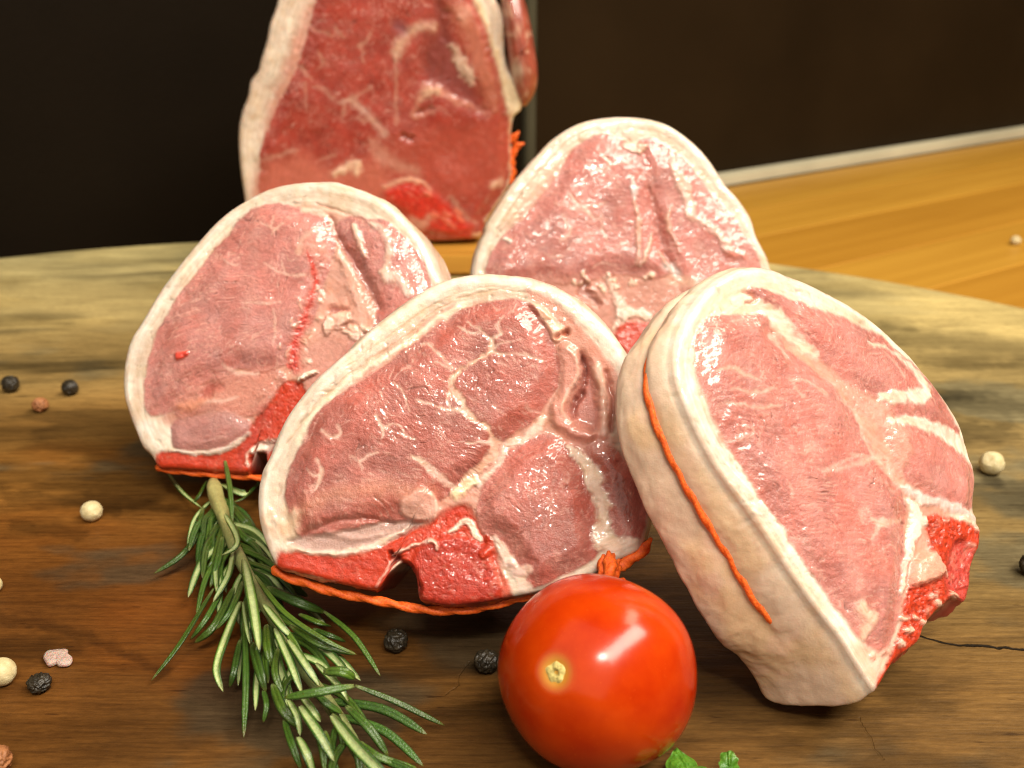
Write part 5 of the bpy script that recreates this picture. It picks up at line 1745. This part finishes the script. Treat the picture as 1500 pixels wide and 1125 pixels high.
# traced needles: points, width in crop pixels, pale underside?, height of base and tip in mm
NEED = [
    ([(225, 240), (205, 330), (150, 405), (58, 465)], 22, 0, 6, 2), ([(252, 270), (240, 370), (215, 430), (190, 488)], 24, 0, 7, 3), ([(292, 300), (262, 420), (220, 470)], 24, 0, 7, 4),
    ([(292, 340), (275, 430), (250, 512)], 26, 0, 8, 5), ([(330, 385), (312, 470), (260, 562)], 26, 1, 9, 6), ([(262, 515), (150, 700), (50, 828)], 20, 0, 6, 1.5), ([(292, 520), (235, 620), (182, 690)], 20, 0, 6, 2),
    ([(332, 510), (265, 640), (196, 700)], 28, 0, 6, 2.5), ([(362, 490), (320, 590), (270, 655)], 22, 0, 8, 6), ([(352, 560), (300, 690), (272, 790), (294, 865)], 32, 1, 9, 7), ([(352, 690), (332, 790), (316, 852)], 24, 0, 6, 3),
    ([(366, 620), (372, 800), (364, 1022)], 24, 0, 7, 2), ([(364, 418), (392, 560), (416, 724)], 38, 1, 12, 10), ([(362, 560), (374, 640), (386, 704)], 22, 1, 9, 8), ([(400, 452), (500, 492), (582, 542)], 30, 0, 7, 3),
    ([(442, 512), (550, 562), (642, 597)], 34, 0, 8, 5), ([(636, 592), (740, 680), (828, 812)], 20, 0, 6, 2), ([(402, 470), (500, 595), (640, 690), (748, 740)], 22, 0, 11, 6), ([(522, 640), (620, 702), (746, 738)], 28, 0, 8, 5),
    ([(432, 570), (490, 642), (538, 688)], 26, 1, 11, 9), ([(552, 602), (620, 632), (662, 644)], 22, 0, 6, 4), ([(600, 652), (660, 676), (712, 696)], 20, 0, 5, 3), ([(440, 640), (446, 720), (462, 784)], 34, 0, 8, 6),
    ([(392, 700), (420, 800), (440, 868)], 34, 0, 7, 5), ([(430, 860), (442, 910), (430, 972)], 20, 0, 5, 3), ([(470, 650), (520, 760), (562, 870)], 30, 1, 10, 8), ([(515, 690), (570, 770), (622, 848)], 30, 1, 11, 8),
    ([(462, 840), (500, 930), (565, 995)], 34, 0, 7, 4), ([(738, 846), (620, 866), (502, 886)], 30, 0, 13, 12), ([(742, 845), (870, 895), (1046, 980)], 22, 0, 8, 2), ([(636, 798), (700, 798), (744, 822)], 34, 0, 12, 11),
    ([(560, 880), (600, 930), (626, 968)], 26, 1, 9, 8), ([(515, 895), (545, 950), (556, 1016)], 24, 1, 8, 6), ([(555, 915), (620, 1010), (672, 1102)], 34, 1, 10, 7), ([(662, 945), (740, 1045), (830, 1140), (880, 1210)], 42, 1, 12, 9),
    ([(712, 915), (790, 990), (855, 1084)], 30, 0, 8, 4), ([(755, 1035), (830, 1090), (955, 1128)], 26, 0, 6, 3), ([(548, 1020), (578, 1080), (602, 1150)], 32, 1, 8, 5), ([(300, 78), (318, 180), (326, 295)], 18, 0, 13, 9),
    ([(420, 152), (370, 192), (286, 160)], 24, 1, 4, 8), ([(414, 162), (370, 205), (328, 222)], 18, 0, 5, 8), ([(105, 120), (155, 188), (222, 242)], 16, 1, 2.5, 6), ([(238, 150), (212, 200), (190, 226)], 16, 0, 7, 5),
    ([(326, 235), (370, 290), (424, 332)], 24, 0, 8, 4), ([(336, 305), (380, 352), (430, 364)], 24, 0, 8, 5), ([(300, 262), (338, 330), (338, 372), (290, 402)], 22, 1, 11, 10),
    ([(395, 590), (415, 680), (405, 770)], 26, 0, 9, 6), ([(450, 600), (530, 690), (585, 800)], 22, 0, 10, 7), ([(480, 720), (470, 800), (500, 880)], 26, 0, 8, 6), ([(610, 770), (690, 850), (720, 900)], 24, 1, 9, 8), ([(650, 900), (690, 980), (700, 1060)], 26, 0, 7, 5),
    ([(600, 860), (640, 900), (700, 940)], 24, 0, 10, 8), ([(700, 980), (750, 1080), (760, 1170)], 28, 0, 8, 6), ([(640, 1000), (660, 1080), (690, 1160)], 26, 0, 6, 4), ([(500, 960), (530, 1050), (560, 1130)], 26, 0, 5, 2.5), ([(600, 960), (630, 1050), (640, 1140)], 28, 0, 7, 5),
]
for k, (pp_, w_, un, zb, zt) in enumerate(NEED):
    zz = np.linspace(zb, zt, len(pp_)) * .001
    zz = zz + .0012 * np.sin(np.linspace(0, math.pi, len(pp_)))
    P = np.array([on_z(sprig_px([a_]), z_)[0] for a_, z_ in zip(pp_, zz)])
    wm = w_ / SS / FPX * np.linalg.norm(P.mean(0) - CAMP)
    needle(P, wm * 1.02, un, 900 + k, hue=random.uniform(-.5, 1))
# lower, darker needles filling the sprig
for k in range(78):
    f = random.uniform(.06, .98) if k < 56 else random.uniform(.03, .34)
    b0 = sp_[int(f * (m - 1))]
    td = t_[int(f * (m - 1))]
    lat = np.cross(td, [0, 0, 1.0])
    sgn = random.choice((-1, 1))
    d = td * random.uniform(.75, 1.1) + lat * sgn * random.uniform(.15, .6)
    d[2] = 0
    d /= np.linalg.norm(d)
    L = random.uniform(.011, .019)
    z1 = random.uniform(.0014, .0062)
    e = b0 + d * L
    e[2] = z1
    mid = b0 + d * L * .5 + lat * sgn * .0012
    mid[2] = (b0[2] + z1) * .5 + .0006
    needle(np.array([b0 - [0, 0, .001], mid, e]), random.uniform(.0011, .0017), random.random() < .28, 2000 + k, hue=random.uniform(-.8, .4))


# ------------------------------------------------------------------ parsley at the lower edge
def parsley_material():
    s = N('parsley_leaf')
    n = s.noise(s.coords(), 500, 4)
    s.set(Base_Color=s.ramp(n, [(.3, (.040, .14, .008)), (.7, (.11, .26, .02))]), Roughness=.42, Subsurface_Weight=.1, Subsurface_Scale=.002, Normal=s.bump(s.noise(s.coords(), 900, 3), .0006, .7))
    return s.m


PARS = parsley_material()
par_p = on_z([(1030, 1150)], 0)[0]
par = thing('parsley_sprig', 'bright green parsley tip at the bottom edge, right of the tomato', 'parsley', tuple(par_p))


def leaflet(at, ang, size, z, tilt, seed):
    """a lobed, toothed leaflet with thickness and a raised midrib"""
    r_ = np.random.default_rng(seed)
    nt, nr = 72, 8
    th = np.linspace(-math.pi, math.pi, nt, endpoint=False)
    R_ = size * (.55 + .30 * np.cos(th) + .22 * np.abs(np.cos(1.5 * th)) + .06 * np.cos(9 * th + seed)) * .75
    V = []
    for side_ in (1, -1):
        for k in range(1, nr + 1):
            s_ = k / nr
            x, y = R_ * s_ * np.cos(th), R_ * s_ * np.sin(th)
            h_ = size * (.16 * s_ ** 2 * np.cos(3 * th + seed) - .10 * s_ ** 2) + side_ * .00014 * (1 - s_ ** 4) - .0004 * np.exp(-(y / (size * .06)) ** 2) * (side_)
            V.append(np.stack([x, y, h_], 1))
    V.append(np.array([[0, 0, .0], [0, 0, -.0003]]))
    V = np.concatenate(V)
    ca, sa_ = math.cos(tilt), math.sin(tilt)
    V = np.stack([V[:, 0] * ca + V[:, 2] * sa_, V[:, 1], -V[:, 0] * sa_ + V[:, 2] * ca], 1)
    ca, sa_ = math.cos(ang), math.sin(ang)
    V = np.stack([V[:, 0] * ca - V[:, 1] * sa_, V[:, 0] * sa_ + V[:, 1] * ca, V[:, 2]], 1)
    V = V + np.array([at[0], at[1], z]) - par_p
    i = np.arange(nr - 1)[:, None]
    j = np.arange(nt)[None, :]
    j2 = (j + 1) % nt
    top = np.stack([i * nt + j, (i + 1) * nt + j, (i + 1) * nt + j2, i * nt + j2], -1).reshape(-1, 4)
    bot = top[:, ::-1] + nr * nt
    jj = np.arange(nt)
    rim = np.stack([(nr - 1) * nt + jj, (2 * nr - 1) * nt + jj, (2 * nr - 1) * nt + (jj + 1) % nt, (nr - 1) * nt + (jj + 1) % nt], 1)
    tr = np.concatenate([np.stack([np.full(nt, len(V) - 2), jj, (jj + 1) % nt], 1), np.stack([np.full(nt, len(V) - 1), nr * nt + (jj + 1) % nt, nr * nt + jj], 1)])
    link('leaf', quick_mesh('leaf', V, np.concatenate([top, bot, rim]), tr), PARS, par)


for k, (px_, ang, size, z, tilt) in enumerate((((1008, 1126), 1.8, .0052, .003, .1), ((1042, 1146), .9, .0044, .0025, .2), ((1068, 1124), 1.5, .0028, .0030, -.9), ((1126, 1136), 1.0, .0030, .0018, .3), ((990, 1165), 2.6, .005, .003, .1))):
    leaflet(on_z([px_], z)[0], ang, size, z, tilt, 31 + k)
st_ = np.array([on_z([p_], z_)[0] for p_, z_ in (((1000, 1140), .0035), ((1030, 1165), .002), ((1060, 1210), .0012), ((1090, 1290), .0012))])
link('stem', rope_mesh('stem', catmull(st_, 6, False) - par_p, .0007, 0, lobes=1, seg=10), PARS, par)
for (lx, lz) in (((1008, 1132), .0028), ((1042, 1150), .0022), ((1068, 1128), .0026), ((1126, 1140), .0016), ((990, 1168), .0028)):
    a_ = on_z([(lx[0], lx[1])], lz)[0]
    b_ = on_z([(1030, 1165)], .002)[0] if lx[0] < 1100 else on_z([(1060, 1210)], .0012)[0]
    link('stalk', rope_mesh('stalk', catmull([b_, (a_ + b_) / 2 + np.array([0.0008, 0, .0006]), a_], 6, False) - par_p, .0004, 0, lobes=1, seg=8), PARS, par)
